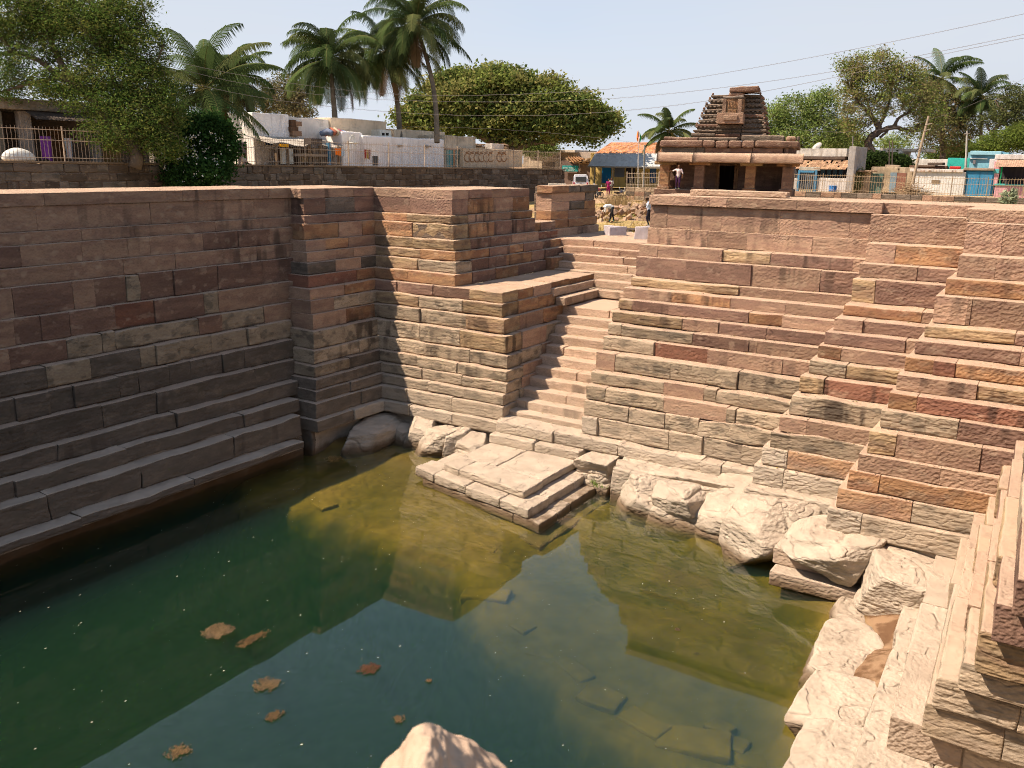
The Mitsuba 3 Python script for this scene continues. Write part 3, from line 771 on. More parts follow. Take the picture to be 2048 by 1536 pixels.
# grit, leaf litter and small stones lying on the ledges and steps
mb = MB((.3, .22, .15), .3)
led = [(r[0], r[2], q[2], r[3][0], r[3][-1]) for W_ in (B1, B2, B3) for q, r in zip(W_[1:-1], W_[2:])]
led += [(-4.07 - .2327 * i, 22.6 - i * .365, 22.97 - i * .365, -12.4, -9.7) for i in range(11)]
for zt, y0, y1, x0, x1 in led:
    if y1 - y0 < .05: continue
    for j in range(int((x1 - x0) * 5)):
        x = x0 + (x1 - x0) * rng.random(); y = y1 - (y1 - y0) * min(1, abs(rng.normal(0, .35))) - .02; c = P(x, y, zt) + [0, 0, .004]; d = (.012 + .03 * rng.random() ** 2) * np.array([1, .8, .5]); q = rng.random()
        col = np.array([.40, .29, .20] if q < .6 else ([.16, .12, .08] if q < .85 else [.30, .24, .08])) * (.6 + .7 * rng.random())
        v = c + np.array([[1, 0, 0], [0, 1, 0], [-1, .2, 0], [.1, -1, 0], [.1, 0, 1]]) * d * (.7 + .6 * rng.random((5, 1))); mb.add(v, [[0, 1, 4], [1, 2, 4], [2, 3, 4], [3, 0, 4]], col)
mb.put('ledge_litter', 'paint', None, kind='stuff', label='grit and fallen leaves lying on the ledges and steps', cat='litter')


# ------------------------------------------------------------------ boundary wall, fences
WHITE, LIME, TAN, GREY, RUST = (.62, .59, .54), (.9, .88, .84), (.50, .39, .28), (.30, .27, .23), (.28, .15, .08)
BX = -42.1
k = thing('boundary_wall', 'dark rubble retaining wall behind the left side of the tank, carrying the iron fence', 'wall')
TOPZ = [(18.0, EYE[2] - .235), (76.0, EYE[2] - .50)]
ztop = lambda y: np.interp(y, [a for a, b in TOPZ], [b for a, b in TOPZ])
mb = MB((.12, .095, .07))
mb.add(*(lambda v: (v, np.array([[0, 1, 3, 2], [4, 6, 7, 5], [0, 4, 5, 1], [2, 3, 7, 6], [0, 2, 6, 4], [1, 5, 7, 3]])))(np.array([[x, y, z] for x in (BX - .55, BX - .05) for y in (16, 76) for z in (5.5, ztop(y) - .12)])))
mb.put('mortar_core', 'paint', k)
for row in range(4):
    for a, b in zip(*(lambda s: (s[:-1], s[1:]))(splits(17.5, 76, .86, .75))):
        h = .42; z1 = ztop((a + b) / 2) - .1 - row * h
        v, f, uv = block(np.array([BX - .35, a + .004, z1 - h + .004]), np.array([BX + .04 * rng.random(), b - .004, z1 - .003]), 'MDMD'[int(rng.integers(4))], r=.07, amp=.035, warp=.08, seg=.5, tilt=rng.normal(0, .03))
        put('wall_stone', v, f, 'stone', uv, k, True)
for a, b in zip(*(lambda s: (s[:-1], s[1:]))(splits(17.5, 76, 2.4, .3))):
    put('coping_slab', *(lambda q: (q[0] + np.array([0, 0, ztop((a + b) / 2) - .10]), q[1]))(rbox((.62, b - a - .02, .11), .02)) [:2], 'paint', np.tile([code((.22, .16, .11)), .6], (len(rbox((.62, b - a - .02, .11), .02)[0]), 1)), k) if False else None
    v, f = rbox((.62, b - a - .02, .11), .02); v = v + [BX - .56, a, ztop((a + b) / 2) - .10]
    put('coping_slab', v, f, 'paint', np.tile([code((.20, .145, .10)), .6], (len(v), 1)), k)


def fence(label, base, line, post_gap, gap, h, col, skip=(), spear=.0):
    """line: plan points with the z of the foot; bars, rails and posts"""
    k = thing('iron_fence', label, 'fence')
    line = [np.asarray(p, float) for p in line]
    bars, rails = MB(col, .7), MB(col, .7)
    for p0, p1 in zip(line[:-1], line[1:]):
        L = np.linalg.norm(p1 - p0); n = max(1, int(L / gap)); d = (p1 - p0) / L
        for i in range(n):
            q = p0 + d * (L * (i + .5) / n); w = .010
            jz = rng.normal(0, .015); lx = rng.normal(0, .008, 2)
            bars.tube([q, q + [lx[0], lx[1], h + jz]], [.013, .011], 4)
            if spear: bars.tube([q + [0, 0, h + jz], q + [.05, 0, h + jz + spear]], [.02, .004], 4)
        for z in (.18, h * .62, h * .92): rails.tube([p0 + [0, 0, z], p1 + [0, 0, z]], .016, 4)
        m = max(1, int(round(L / post_gap)))
        for i in range(m + 1):
            q = p0 + d * (L * i / m)
            MB(col, .8).box(q + [-.026, -.026, 0], q + [.026, .026, h + .06]).put('post', 'paint', k)
    bars.put('bars', 'paint', k, kind='stuff'); rails.put('rails', 'paint', k)
    return k


RC = (.46, .37, .28)
fence('long rusty iron fence on the dark rubble wall in front of the whitewashed houses', BX, [(BX - .25, 17.6, ztop(17.6)), (BX - .25, 46, ztop(46)), (BX - .25, 75.5, ztop(75.5))], 4.2, .19, 1.62, RC)
RY = 79.0
q0, q1 = aty(1583, 382, RY), aty(2075, 398, RY)
k = thing('low_wall', 'low brown stone wall under the iron fence right of the temple', 'wall')
for a, b in zip(*(lambda s: (s[:-1], s[1:]))(splits(q0[0], q1[0] + 4, 1.05, .4))):
    for r_ in range(2):
        z = np.interp((a + b) / 2, [q0[0], q1[0]], [q0[2], q1[2]]) - .42 * r_
        v, f, uv = block(np.array([a + .012, RY - .06, z - .41]), np.array([b - .012, RY + .4, z]), 'DTD'[int(rng.integers(3))], r=.03, amp=.012, seg=.9); put('wall_stone', v, f, 'stone', uv, k, True)
fence('rusty iron fence on the low wall right of the temple', RY, [(q0[0], RY + .2, q0[2]), (q1[0] + 4, RY + .2, q1[2])], 2.6, .20, 1.5, (.40, .30, .20))
p0, p1 = aty(1252, 374, 77), aty(1316, 374, 77)
k = thing('low_wall', 'short stone wall left of the temple behind the rubble heap', 'wall')
for a, b in zip(*(lambda s: (s[:-1], s[1:]))(splits(p0[0], p1[0] + 1, .8, .4))):
    for r_ in range(3):
        v, f, uv = block(np.array([a + .012, 76.9, p0[2] - .4 * r_ - .39]), np.array([b - .012, 77.3, p0[2] - .4 * r_]), 'GTD'[int(rng.integers(3))], r=.03, amp=.012, seg=.9); put('wall_stone', v, f, 'stone', uv, k, True)
fence('pale iron fence left of the temple in front of the yellow shopfront', 77, [(p0[0], 77.1, p0[2]), (p1[0], 77.1, p1[2])], 2.0, .17, 1.35, (.5, .42, .32))
a, b = aty(1087, 373, 83), aty(1119, 373, 83)
fence('short white picket fence with pointed bars beside the parked van', 83, [(a[0], 83, a[2]), (b[0], 83, b[2])], 1.6, .24, 1.25, (.62, .57, .48), spear=.22)


# ------------------------------------------------------------------ houses
def lbox(mb, pa, pb, pt, X, depth, col, pbot=None, dirt=.5, bev=.05, sag=0):
    """a block whose front lies in the plane x = X, between two bearings; its top seen at height pt"""
    m = (pa + pb) / 2
    y0, y1 = atx(pa, pt, X)[1], atx(pb, pt, X)[1]; zt = atx(m, pt, X)[2]; zb = atx(m, pbot, X)[2] if pbot else 9.9
    n = max(2, int((y1 - y0) / .7)), max(2, int(depth / .9)), max(2, int((zt - zb) / .5))
    v, f = rbox((depth, y1 - y0, zt - zb), bev, (n[1], n[0], n[2])); v = v + [X - depth, y0, zb]
    v = v + (np.stack([vfbm(v * .8 + 5 * i, 3, i) for i in range(3)], 1) - .5) * np.array([.10, .10, .14]) * min(1, bev / .05)
    mb.add(v, f, col, dirt); return y0, y1, zb, zt


def rect(mb, fn, plane, pa, pb, pt, pb2, t, col, dirt=.4):
    """a thin box standing proud of the plane by t, spanning a surveyed rectangle"""
    a, b = fn(pa, (pt + pb2) / 2, plane), fn(pb, (pt + pb2) / 2, plane); m = (pa + pb) / 2
    zt, zb = fn(m, pt, plane)[2], fn(m, pb2, plane)[2]
    ax = 1 if fn is atx else 0
    lo, hi = np.array([0, 0, zb]), np.array([0, 0, zt]); lo[ax], hi[ax] = a[ax], b[ax]
    o = 1 - ax
    lo[o], hi[o] = (plane - .12, plane + t) if fn is atx else (plane - t, plane + .12)
    return mb.box(lo, hi, col, dirt=dirt)


def part(parent, name, fn, plane, pa, pb, pt, pb2, t, col, dirt=.4, bsdf='paint', label=None):
    return rect(MB(), fn, plane, pa, pb, pt, pb2, t, col, dirt).put(name, bsdf, parent, label=label)


DARK = (.03, .025, .022)
# the shaded house under the big tree
X = -48.0
k = thing('flat_roofed_house', 'dark porch house with a flat concrete roof behind the fence at the left edge', 'house')
mb = MB((.20, .18, .15), .7); lbox(mb, -120, 300, 222, X - 3.2, 4, (.13, .105, .085)); mb.put('wall', 'paint', k)
mb = MB(); lbox(mb, -120, 250, 198, X + .4, 8, (.33, .29, .24), 221, .8); mb.put('roof_slab', 'paint', k)
mb = MB(); lbox(mb, -60, 3, 221, X, 3.4, (.20, .18, .15), dirt=.6); mb.put('side_wall', 'paint', k)
for a, b in ((38, 62), (182, 196), (300, 316)):
    mb = MB(); lbox(mb, a, b, 222, X, .5, (.34, .31, .27)); mb.put('pillar', 'paint', k)
a, b = atx(48, 219, X + .2), atx(180, 226, X + .2)
mb = MB((.13, .11, .10), .7)
n = 46
for i in range(n):
    y0, y1 = a[1] + (b[1] - a[1]) * i / n, a[1] + (b[1] - a[1]) * (i + 1) / n; w = .03 * (i % 2)
    mb.add([[X + .1, y0, a[2] + w], [X + .1, y1, a[2] + .03 - w], [X + 1.3, y1, a[2] - .52 + .03 - w], [X + 1.3, y0, a[2] - .52 + w]], [[0, 1, 2, 3]])
mb.put('awning', 'paint', k, label='dark corrugated awning')
part(k, 'door', atx, X - 3.2, 95, 130, 255, 330, .05, (.16, .08, .04)); part(k, 'door', atx, X - 3.2, 205, 240, 258, 330, .05, (.20, .13, .06))


def cloth(label, px0, px1, py0, py1, X, cols, sway=.05, base='hanging_cloth', rot=0):
    a, b = atx(px0, py0, X), atx(px1, py0, X); zt, zb = a[2], atx(px0, py1, X)[2]
    nu, nv = 10, 9; u, w = np.meshgrid(np.linspace(0, 1, nu), np.linspace(0, 1, nv), indexing='ij')
    y = a[1] + (b[1] - a[1]) * u; z = zt + (zb - zt) * w * (1 - .08 * np.sin(u * 5)) + rot * u
    x = X + sway * np.sin(u * 9 + w * 2) * (.3 + w)
    v = np.stack([x, y, z], -1).reshape(-1, 3); idx = np.arange(nu * nv).reshape(nu, nv)
    f = np.stack([idx[:-1, :-1], idx[1:, :-1], idx[1:, 1:], idx[:-1, 1:]], -1).reshape(-1, 4)
    uv = np.array([[code(cols[int(q * len(cols) * .999)]), .3] for q in u.reshape(-1)])
    put(base, v, f, 'paint', uv, None, True, label=label, cat='cloth')


cloth('purple cloth hanging behind the fence in the dark porch', 79, 101, 272, 320, X + 2.5, [(.16, .05, .30)])
cloth('pale blue striped cloth hanging in the dark porch', 128, 143, 276, 318, X + 2.5, [(.42, .5, .6), (.6, .6, .62), (.35, .43, .55)])
c = atx(38, 322, -43.4); v = np.array(ICO.vertices) * [.5, .78, .5]; v[:, 2] = np.where(v[:, 2] < 0, v[:, 2] * .3, v[:, 2]); v *= (1 + .16 * (vfbm(v * 3, 3, 2) - .5))[:, None]
put('water_tank', v + c + [0, 0, .10], np.array(ICO.faces), 'paint', np.tile([code((.72, .70, .66)), .25], (len(v), 1)), None, True, label='round white water tank behind the fence near the left edge', cat='water tank')

# whitewashed row
X = -48.2
k = thing('whitewashed_house', 'long whitewashed house with flat roofs of several heights behind the fence', 'house')
mb = MB(); lbox(mb, 505, 577, 227, X, 7, LIME, dirt=.35); mb.put('wall', 'paint', k, label='tall lime-washed end of the house')
mb = MB(); lbox(mb, 577.3, 662, 236, X - .15, 6, (.84, .79, .71), dirt=.4); mb.put('wall', 'paint', k)
mb = MB(); lbox(mb, 662.3, 772, 239, X + .1, 6, (.72, .58, .43), dirt=.45); mb.put('wall', 'paint', k, label='bare tan mud-plastered part of the wall')
mb = MB((.17, .10, .055), .8)
for i, (a, b, t, u) in enumerate([(580, 590, 240, 254), (588, 600, 243, 252), (577, 592, 254, 262), (580, 598, 262, 272)]):
    rect(mb, atx, X, a, b, t, u, .14 + .05 * i, (.33, .2, .12) if i % 2 else (.14, .085, .05))
mb.put('chimney', 'paint', k, label='sooty brick smoke hole')
part(k, 'window', atx, X, 530, 545, 277, 290, .03, (.05, .07, .12))
cy0 = atx(505, 227, X)[1]
mb = MB(DARK); a = at(476, 330, 1); d0, d1 = aty(475, 285, cy0 - .02), aty(494, 330, cy0 - .02)
MB((.05, .045, .06)).box((d0[0], cy0 - .06, 9.9), (d1[0], cy0 + .1, d0[2])).put('doorway', 'paint', k)
mb = MB(); lbox(mb, 727, 889, 275, -45.4, 2.4, LIME, dirt=.3, bev=.12); mb.put('front_room', 'paint', k, label='low smooth white front room')
mb = MB(); lbox(mb, 684, 726.7, 264, -45.7, 2.3, LIME, dirt=.35, bev=.12); mb.put('front_room', 'paint', k)
part(k, 'window', atx, -45.4, 745, 756, 312, 331, .03, (.10, .10, .10)); part(k, 'spout', atx, -45.4, 795, 801, 290, 293, .3, (.3, .25, .2)); part(k, 'spout', atx, -45.4, 850, 857, 291, 294, .3, (.3, .25, .2))
mb = MB(); lbox(mb, 788, 890, 261, X - .2, 4, (.70, .57, .43), dirt=.5); mb.put('wall', 'paint', k)
mb = MB(); lbox(mb, 760, 783, 260, -47.2, 1.2, (.8, .75, .66), 275); mb.put('roof_turret', 'paint', k)
for p in (764, 772): part(k, 'turret_hole', atx, -47.2, p, p + 5, 266, 271, .02, DARK)
# lean-to shed
k = thing('lean_to_shed', 'tin-roofed lean-to shed of planks and rods in front of the whitewashed house', 'shed')
xs0, xs1 = -45.3, -48.0
a, b = atx(545, 288, xs0), atx(690, 283, xs0)
mb = MB((.50, .46, .40), .7); n = 60
for i in range(n):
    y0, y1 = a[1] + (b[1] - a[1]) * i / n, a[1] + (b[1] - a[1]) * (i + 1) / n; w = .025 * (i % 2); e = .1 * math.sin(i * .22)
    mb.add([[xs1, y0, a[2] + .55 + w], [xs1, y1, a[2] + .58 - w], [xs0, y1, a[2] + .03 - w + e], [xs0, y0, a[2] + w + e]], [[0, 1, 2, 3]])
mb.put('roof', 'paint', k)
mb = MB(); lbox(mb, 552, 690, 296, -47.4, .2, (.16, .11, .08)); mb.put('back_boards', 'paint', k)
for p in (552, 575, 598, 618, 640, 658, 676): part(k, 'pole', atx, xs0 - .1, p, p + 2.5, 291, 330, .06, (.24, .17, .11))
part(k, 'door', atx, xs0 - .3, 563, 585, 297, 328, .06, (.62, .60, .52)); part(k, 'counter', atx, xs0 - .2, 586, 660, 308, 313, .2, (.36, .28, .2)); part(k, 'blue_post', atx, xs0, 656, 660, 285, 330, .08, (.08, .22, .36))
part(k, 'yellow_sheet', atx, xs0 + .1, 560, 576, 288, 294, .05, (.85, .40, .02)); part(k, 'box', atx, xs0, 612, 634, 277, 289, .5, (.10, .08, .07)); part(k, 'panel', atx, xs0 - .5, 604, 618, 306, 325, .1, (.45, .33, .18)); part(k, 'panel', atx, xs0 - .5, 625, 652, 296, 328, .1, (.30, .24, .19))
for lab, pa, pb, pt, pu, cols in [('orange cloth on the line beside the lean-to shed', 669, 682, 296, 311, [(.85, .20, .02)]), ('pale blue cloth beside the orange one', 682.5, 689, 298, 313, [(.42, .55, .68)]), ('red and gold patterned cloth hanging on the white front room', 728, 741, 299, 318, [(.40, .05, .03), (.45, .28, .06), (.30, .04, .03)])]:
    cloth(lab, pa, pb, pt, pu, -44.9, cols, .04)
mb = MB((.5, .45, .4)); mb.tube([atx(664, 296, -44.9), atx(690, 299, -44.9), atx(728, 299, -44.9), atx(746, 295, -44.9)], .012, 4); mb.put('clothes_line', 'paint', None, label='thin clothes line stretched across the white front room', cat='clothes line')
c = atx(663, 270, -46.6); k = thing('bedding_roll', 'rolled striped mattress airing on the white roof', 'bedding')
for i, col in enumerate([(.20, .24, .34), (.45, .16, .10), (.50, .42, .30), (.30, .10, .12), (.18, .25, .42)]):
    mb = MB(col, .2); y = -0.75 + .36 * i; mb.tube([c + [-.3, y, .06], c + [.3, y + .1, .22 + .09 * math.sin(i)], c + [.6, y + .2, .1]], [.2, .24, .2], 9); mb.put('fold', 'paint', k, True)
c = atx(705, 288, -44.9); k = thing('plastic_chair', 'white plastic armchair tipped up on the wall of the front room', 'chair'); PW = (.72, .70, .66)
mb = MB(PW, .2); ang = np.linspace(-.3, math.pi + .3, 12); mb.tube([c + [0, .27 * math.cos(t), .26 + .34 * math.sin(t)] for t in ang], .045, 5); mb.put('back_rim', 'paint', k)
for i in range(5): MB(PW, .2).tube([c + [0, -.22 + .11 * i, .18], c + [0, -.2 + .1 * i, .62]], .025, 4).put('back_slat', 'paint', k)
MB(PW, .2).box(c + [-.05, -.32, .05], c + [.35, .32, .12], bev=.02).put('seat', 'paint', k)
for sx in (0, .3):
    for sy in (-.28, .28): MB(PW, .2).tube([c + [sx, sy, .06], c + [sx * 1.2, sy * 1.15, -.36]], [.03, .02], 5).put('leg', 'paint', k)

k = thing('plastered_house', 'weathered grey-tan plastered house with a teal double door', 'house')
X = -45.6
mb = MB(); lbox(mb, 890, 952, 272, X, 5, (.66, .55, .43), dirt=.8); mb.put('wall', 'paint', k)
part(k, 'door', atx, X, 893, 905, 300, 336, .05, (.16, .36, .34)); part(k, 'door', atx, X, 909, 921, 301, 336, .05, (.16, .36, .34)); part(k, 'door_frame', atx, X, 905, 909, 299, 336, .08, (.42, .2, .1)); part(k, 'lintel', atx, X, 890, 924, 296, 300, .1, (.42, .33, .25))
k = thing('mural_wall', 'tan plastered wall painted with faded brown lettering', 'wall')
X = -44.9
mb = MB(); lbox(mb, 926, 1046, 298, X, .4, (.70, .55, .38), dirt=.5); mb.put('wall', 'paint', k)
mb = MB((.36, .18, .09), .3); x0, x1 = atx(930, 313, X), atx(1012, 320, X)
for i in range(9):                     # faded rounded characters, no longer readable
    if i == 6: continue
    y = x0[1] + (x1[1] - x0[1]) * (i + .5) / 9; z = atx(930 + 82 * (i + .5) / 9, 315, X)[2]; r_ = .36
    th = np.linspace(.3 + rng.random(), 5.6 + .6 * rng.random(), 10)
    mb.tube([np.array([X + .012, y + r_ * 1.4 * math.cos(t), z + r_ * math.sin(t)]) for t in th], .055, 4)
    mb.tube([np.array([X + .012, y - .3, z + .42]), np.array([X + .012, y + .25, z + .5])], .05, 4)
mb.put('lettering', 'paint', k, label='faded brown painted characters')
k = thing('tiled_shed', 'low shed with a roof of broken tiles behind the mural wall', 'shed')
mb = MB(); lbox(mb, 948, 1012, 294, -46.6, 5, (.46, .36, .26), dirt=.8); mb.put('wall', 'paint', k)
mb = MB((.30, .19, .12), .6)
for i in range(130):
    p = atx(948 + 64 * rng.random(), 288 + 9 * rng.random(), -46.4 - rng.random() * 1.5); mb.box(p - [.2, .28, .04], p + [.2, .28, .04], tuple(np.array([.42, .30, .2]) * (.5 + .9 * rng.random())), rot=rng.random() * .6)
mb.put('roof_tiles', 'paint', k, kind='stuff')
mb = MB(); lbox(mb, 985, 1008, 288, -45.6, .8, (.58, .54, .48)); mb.put('white_pier', 'paint', k)


def rb(k, name, pa, pb, pt, pbt, Y, depth, col, dirt=.5, bev=.04, bsdf='paint', label=None):
    a, b = aty(pa, (pt + pbt) / 2, Y), aty(pb, (pt + pbt) / 2, Y); m = (pa + pb) / 2
    zt, zb = aty(m, pt, Y)[2], aty(m, pbt, Y)[2]
    dim = np.array([b[0] - a[0], depth, zt - zb]); s = [max(1, int(q / .8)) for q in dim]
    v, f = rbox(dim, bev, s); v = v + [a[0], Y, zb]
    v = v + (np.stack([vfbm(v * .8 + 5 * i, 3, i) for i in range(3)], 1) - .5) * .06
    return put(name, v, f, bsdf, np.tile([code(col), dirt], (len(v), 1)), k, label=label)


def tiles(k, name, pa, pb, pt, pbt, Y, run, col, rows=8, cols=40, h=.05, broken=.0):
    """a tiled pitch falling towards the viewer"""
    a, b = aty(pa, pbt, Y), aty(pb, pbt, Y); zt = aty((pa + pb) / 2, pt, Y + run)[2]; zb = aty((pa + pb) / 2, pbt, Y)[2]
    mb = MB(col, .5)
    for r_ in range(rows):
        for c_ in range(cols):
            if rng.random() < broken: continue
            x0, x1 = a[0] + (b[0] - a[0]) * c_ / cols, a[0] + (b[0] - a[0]) * (c_ + .94) / cols; t0, t1 = r_ / rows, (r_ + 1.12) / rows
            j = rng.normal(0, .012 + .05 * broken); col_ = tuple(np.array(col) * (.65 + .7 * rng.random()))
            v = np.array([[x0, Y + run * t0, zb + (zt - zb) * t0 + h + j], [x1, Y + run * t0, zb + (zt - zb) * t0 + h - j], [x1, Y + run * t1, zb + (zt - zb) * t1 + .01], [x0, Y + run * t1, zb + (zt - zb) * t1 + .01]])
            mb.add(np.vstack([v, v[:2] - [0, 0, .07]]), [[0, 1, 2, 3], [4, 5, 1, 0]], col_)
    mb.put(name, 'paint', k, kind='stuff')


# street behind the tank head
k = thing('stone_building', 'grey stone building with a dark open bay at the end of the left row', 'building')
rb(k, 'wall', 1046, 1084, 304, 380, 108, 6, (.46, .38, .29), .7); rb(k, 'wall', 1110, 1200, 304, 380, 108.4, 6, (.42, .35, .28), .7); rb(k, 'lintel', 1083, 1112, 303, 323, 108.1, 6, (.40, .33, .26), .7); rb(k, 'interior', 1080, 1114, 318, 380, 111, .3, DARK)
rb(k, 'roof_slab', 1050, 1150, 299.5, 304.5, 107.4, 6.5, (.50, .44, .36), .5); rb(k, 'pillar', 1110, 1118, 316, 350, 107.6, .6, (.30, .25, .2))
rb(k, 'side_shop', 1122, 1200, 322, 372, 104, 3, (.17, .12, .10), .6)
k2 = thing('signboard', 'teal shop signboard with two lines of white lettering above the van', 'sign')
rb(k2, 'board', 1124, 1156, 331, 343, 103.4, .12, (.03, .22, .22), .2, .01)
a = aty(1127, 337, 103.36); mb = MB((.7, .7, .66), .1)
for j in range(2):
    for i in range(13):
        if rng.random() < .15: continue
        q = a + [.13 * i + .03, -.03, .10 - .28 * j]; th = np.linspace(0, 4.6, 6) + rng.random() * 3
        mb.tube([q + [.05 * math.cos(t), 0, .075 * math.sin(t)] for t in th], .017, 3)
mb.put('lettering', 'paint', k2)
k = thing('debris_roof', 'collapsed tile and timber roof on the low shop between the stone building and the tiled house', 'shed')
mb = MB((.40, .26, .16), .5)
for i in range(70):
    p = aty(1135 + 50 * rng.random(), 316 + 12 * rng.random(), 103 + rng.random() * 2); mb.box(p - [.25, .2, .04], p + [.25, .2, .05], tuple(np.array([.42, .29, .18]) * (.5 + .9 * rng.random())), rot=rng.random() * 3)
mb.put('tiles', 'paint', k, kind='stuff'); mb = MB((.36, .20, .10))
for i in range(5): p = aty(1137 + 5 * i, 314, 102.7); mb.tube([p, p + [.9, -.2, -.7 + .1 * i]], .09, 5)
mb.put('timbers', 'paint', k)

k = thing('tiled_house', 'yellow shop house with orange tiled roof and white sheet awning, left of the temple', 'house')
Y = 96.0
rb(k, 'wall', 1180, 1335, 306, 375, Y, 6, (.55, .40, .14), .5)
tiles(k, 'roof_tiles', 1190, 1345, 285, 308, Y - .3, 4.2, (.52, .24, .12), 9, 46)
a, b = aty(1190, 307, Y - .45), aty(1345, 307, Y - .45); c, d = aty(1175, 334, Y - 3.2), aty(1345, 333, Y - 3.2)
mb = MB((.46, .48, .48), .35); n = 60
for i in range(n):
    t0, t1 = i / n, (i + 1) / n; w = .02 * (i % 2)
    mb.add([a + (b - a) * t0 + [0, 0, w], a + (b - a) * t1 + [0, 0, .02 - w], c + (d - c) * t1 + [0, 0, .02 - w], c + (d - c) * t0 + [0, 0, w]], [[0, 1, 2, 3]])
mb.put('awning', 'paint', k, label='white corrugated sheet awning')
for pa, pb, col in [(1204, 1222, (.02, .16, .34)), (1252, 1270, (.05, .04, .05)), (1300, 1312, (.05, .12, .28))]: part(k, 'door', aty, Y, pa, pb, 334, 366, .05, col)
part(k, 'poster', aty, Y, 1229, 1249, 334, 354, .03, (.16, .17, .2)); part(k, 'poster', aty, Y, 1275, 1290, 338, 366, .2, (.6, .46, .2)); part(k, 'gable_edge', aty, Y - 3.3, 1174, 1342, 333, 336, .06, (.2, .18, .16))
for p in (1188, 1224, 1262): part(k, 'post', aty, Y - 3.1, p, p + 2, 335, 374, .06, (.28, .22, .16))

# right-hand row
Y = 86.5
k = thing('verandah_house', 'grey house with a broken tile verandah and blue gate right of the temple', 'house')
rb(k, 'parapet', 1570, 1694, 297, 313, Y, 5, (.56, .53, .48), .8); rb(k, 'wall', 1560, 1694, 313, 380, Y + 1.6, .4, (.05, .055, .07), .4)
rb(k, 'beam', 1568, 1690, 313, 319, Y - .1, .8, (.12, .09, .07)); tiles(k, 'verandah_tiles', 1576, 1692, 320, 338, Y - 1.8, 1.9, (.42, .27, .17), 5, 30, .06, .12)
rb(k, 'dwarf_wall', 1560, 1597, 356, 384, Y - 1.6, .3, (.58, .56, .53)); rb(k, 'dwarf_wall', 1633, 1693, 356, 384, Y - 1.6, .3, (.58, .56, .53)); rb(k, 'pillar', 1694, 1708, 293, 384, Y - 1.9, 5, (.34, .33, .31), .5)
rb(k, 'gate_canopy', 1598, 1640, 334, 341, Y - 1.8, .3, (.40, .38, .33))
for pa, pb in ((1595, 1599), (1629, 1633)): part(k, 'gate_post', aty, Y - 1.7, pa, pb, 340, 384, .1, (.07, .22, .38))
part(k, 'gate_rail', aty, Y - 1.7, 1599, 1629, 340, 345, .08, (.07, .22, .38))
for i in range(7): part(k, 'gate_bar', aty, Y - 1.65, 1602 + 4 * i, 1603.4 + 4 * i, 345, 384, .04, (.20, .22, .26))
for i in range(4): part(k, 'window', aty, Y + 1.55, 1642 + 12 * i, 1650 + 12 * i, 338, 354, .05, (.06, .12, .2))
c = aty(1634, 293, Y + 1); k = thing('satellite_dish', 'white satellite dish on the roof of the verandah house', 'satellite dish')
v, f = [], []; nr, na = 5, 18
for i in range(nr):
    for j in range(na):
        r_ = .42 * (i + .01) / (nr - 1); t = j / na * 2 * math.pi; v.append([r_ * math.cos(t), -.14 + .5 * r_ * r_, r_ * .75 * math.sin(t) + r_ * math.cos(t) * .5])
for i in range(nr - 1):
    for j in range(na): f.append([i * na + j, i * na + (j + 1) % na, (i + 1) * na + (j + 1) % na, (i + 1) * na + j])
MB((.6, .59, .56), .3).add(np.array(v) + c, f).put('reflector', 'paint', k, True); MB(GREY).tube([c + [0, .0, -.05], c + [.25, .1, -.75]], .03, 5).put('mast', 'paint', k); MB(GREY).tube([c + [0, -.1, -.3], c + [.1, -.5, .05]], .02, 4).put('arm', 'paint', k)
k = thing('ruined_house', 'roofless mud house with two worn doors behind the fence', 'house')
rb(k, 'wall', 1712, 1740, 344, 386, Y - .5, .5, (.40, .31, .21), .9); rb(k, 'wall', 1740.3, 1824, 334, 386, Y - .3, .5, (.43, .345, .245), .9); rb(k, 'wall_stub', 1770, 1800, 330, 336, Y - .2, .5, (.36, .29, .21), .9)
part(k, 'door', aty, Y - .3, 1740, 1765, 347, 386, .06, (.10, .17, .14)); part(k, 'door', aty, Y - .3, 1779, 1792, 345, 386, .06, (.20, .27, .33)); part(k, 'door', aty, Y - .3, 1792.5, 1811, 346, 386, .05, (.22, .11, .08)); part(k, 'niche', aty, Y - .3, 1796, 1799, 337, 340, .02, DARK)
mb = MB((.3, .2, .13))
for i in range(16): p = aty(1718 + 30 * rng.random(), 341 + 2 * rng.random(), Y - .8); mb.box(p - [.3, .2, .05], p + [.3, .2, .05], tuple(np.array([.4, .29, .2]) * (.5 + .8 * rng.random())), rot=rng.random())
mb.put('roof_rubble', 'paint', k)
k = thing('white_shed', 'low whitewashed shed with a small vent behind the fence', 'shed')
rb(k, 'wall', 1824, 1929, 343, 390, Y - 1.2, 4, (.64, .63, .61), .25); rb(k, 'roof', 1820, 1927, 338, 344, Y - 1.4, 4.4, (.60, .56, .5), .6); part(k, 'vent', aty, Y - 1.25, 1863, 1879, 360, 366, .03, (.24, .18, .12))
mb = MB()
for i in range(26): p = aty(1830 + 90 * rng.random(), 342.5, Y - 1.1); mb.box(p - [.3, .15, .04], p + [.3, .15, .08], tuple(np.array([.45, .32, .24]) * (.4 + .9 * rng.random())), rot=rng.random() * 2)
mb.put('roof_stones', 'paint', k)
cloth_c = aty(1911, 338, Y - 1.2); MB((.5, .04, .04)).box(cloth_c - [.45, .2, 0], cloth_c + [.4, .2, .22], bev=.06).put('red_bundle', 'paint', None, label='small red bundle lying on the roof of the white shed', cat='bundle')
k = thing('blue_shed', 'shed with bright blue double doors behind the fence', 'shed')
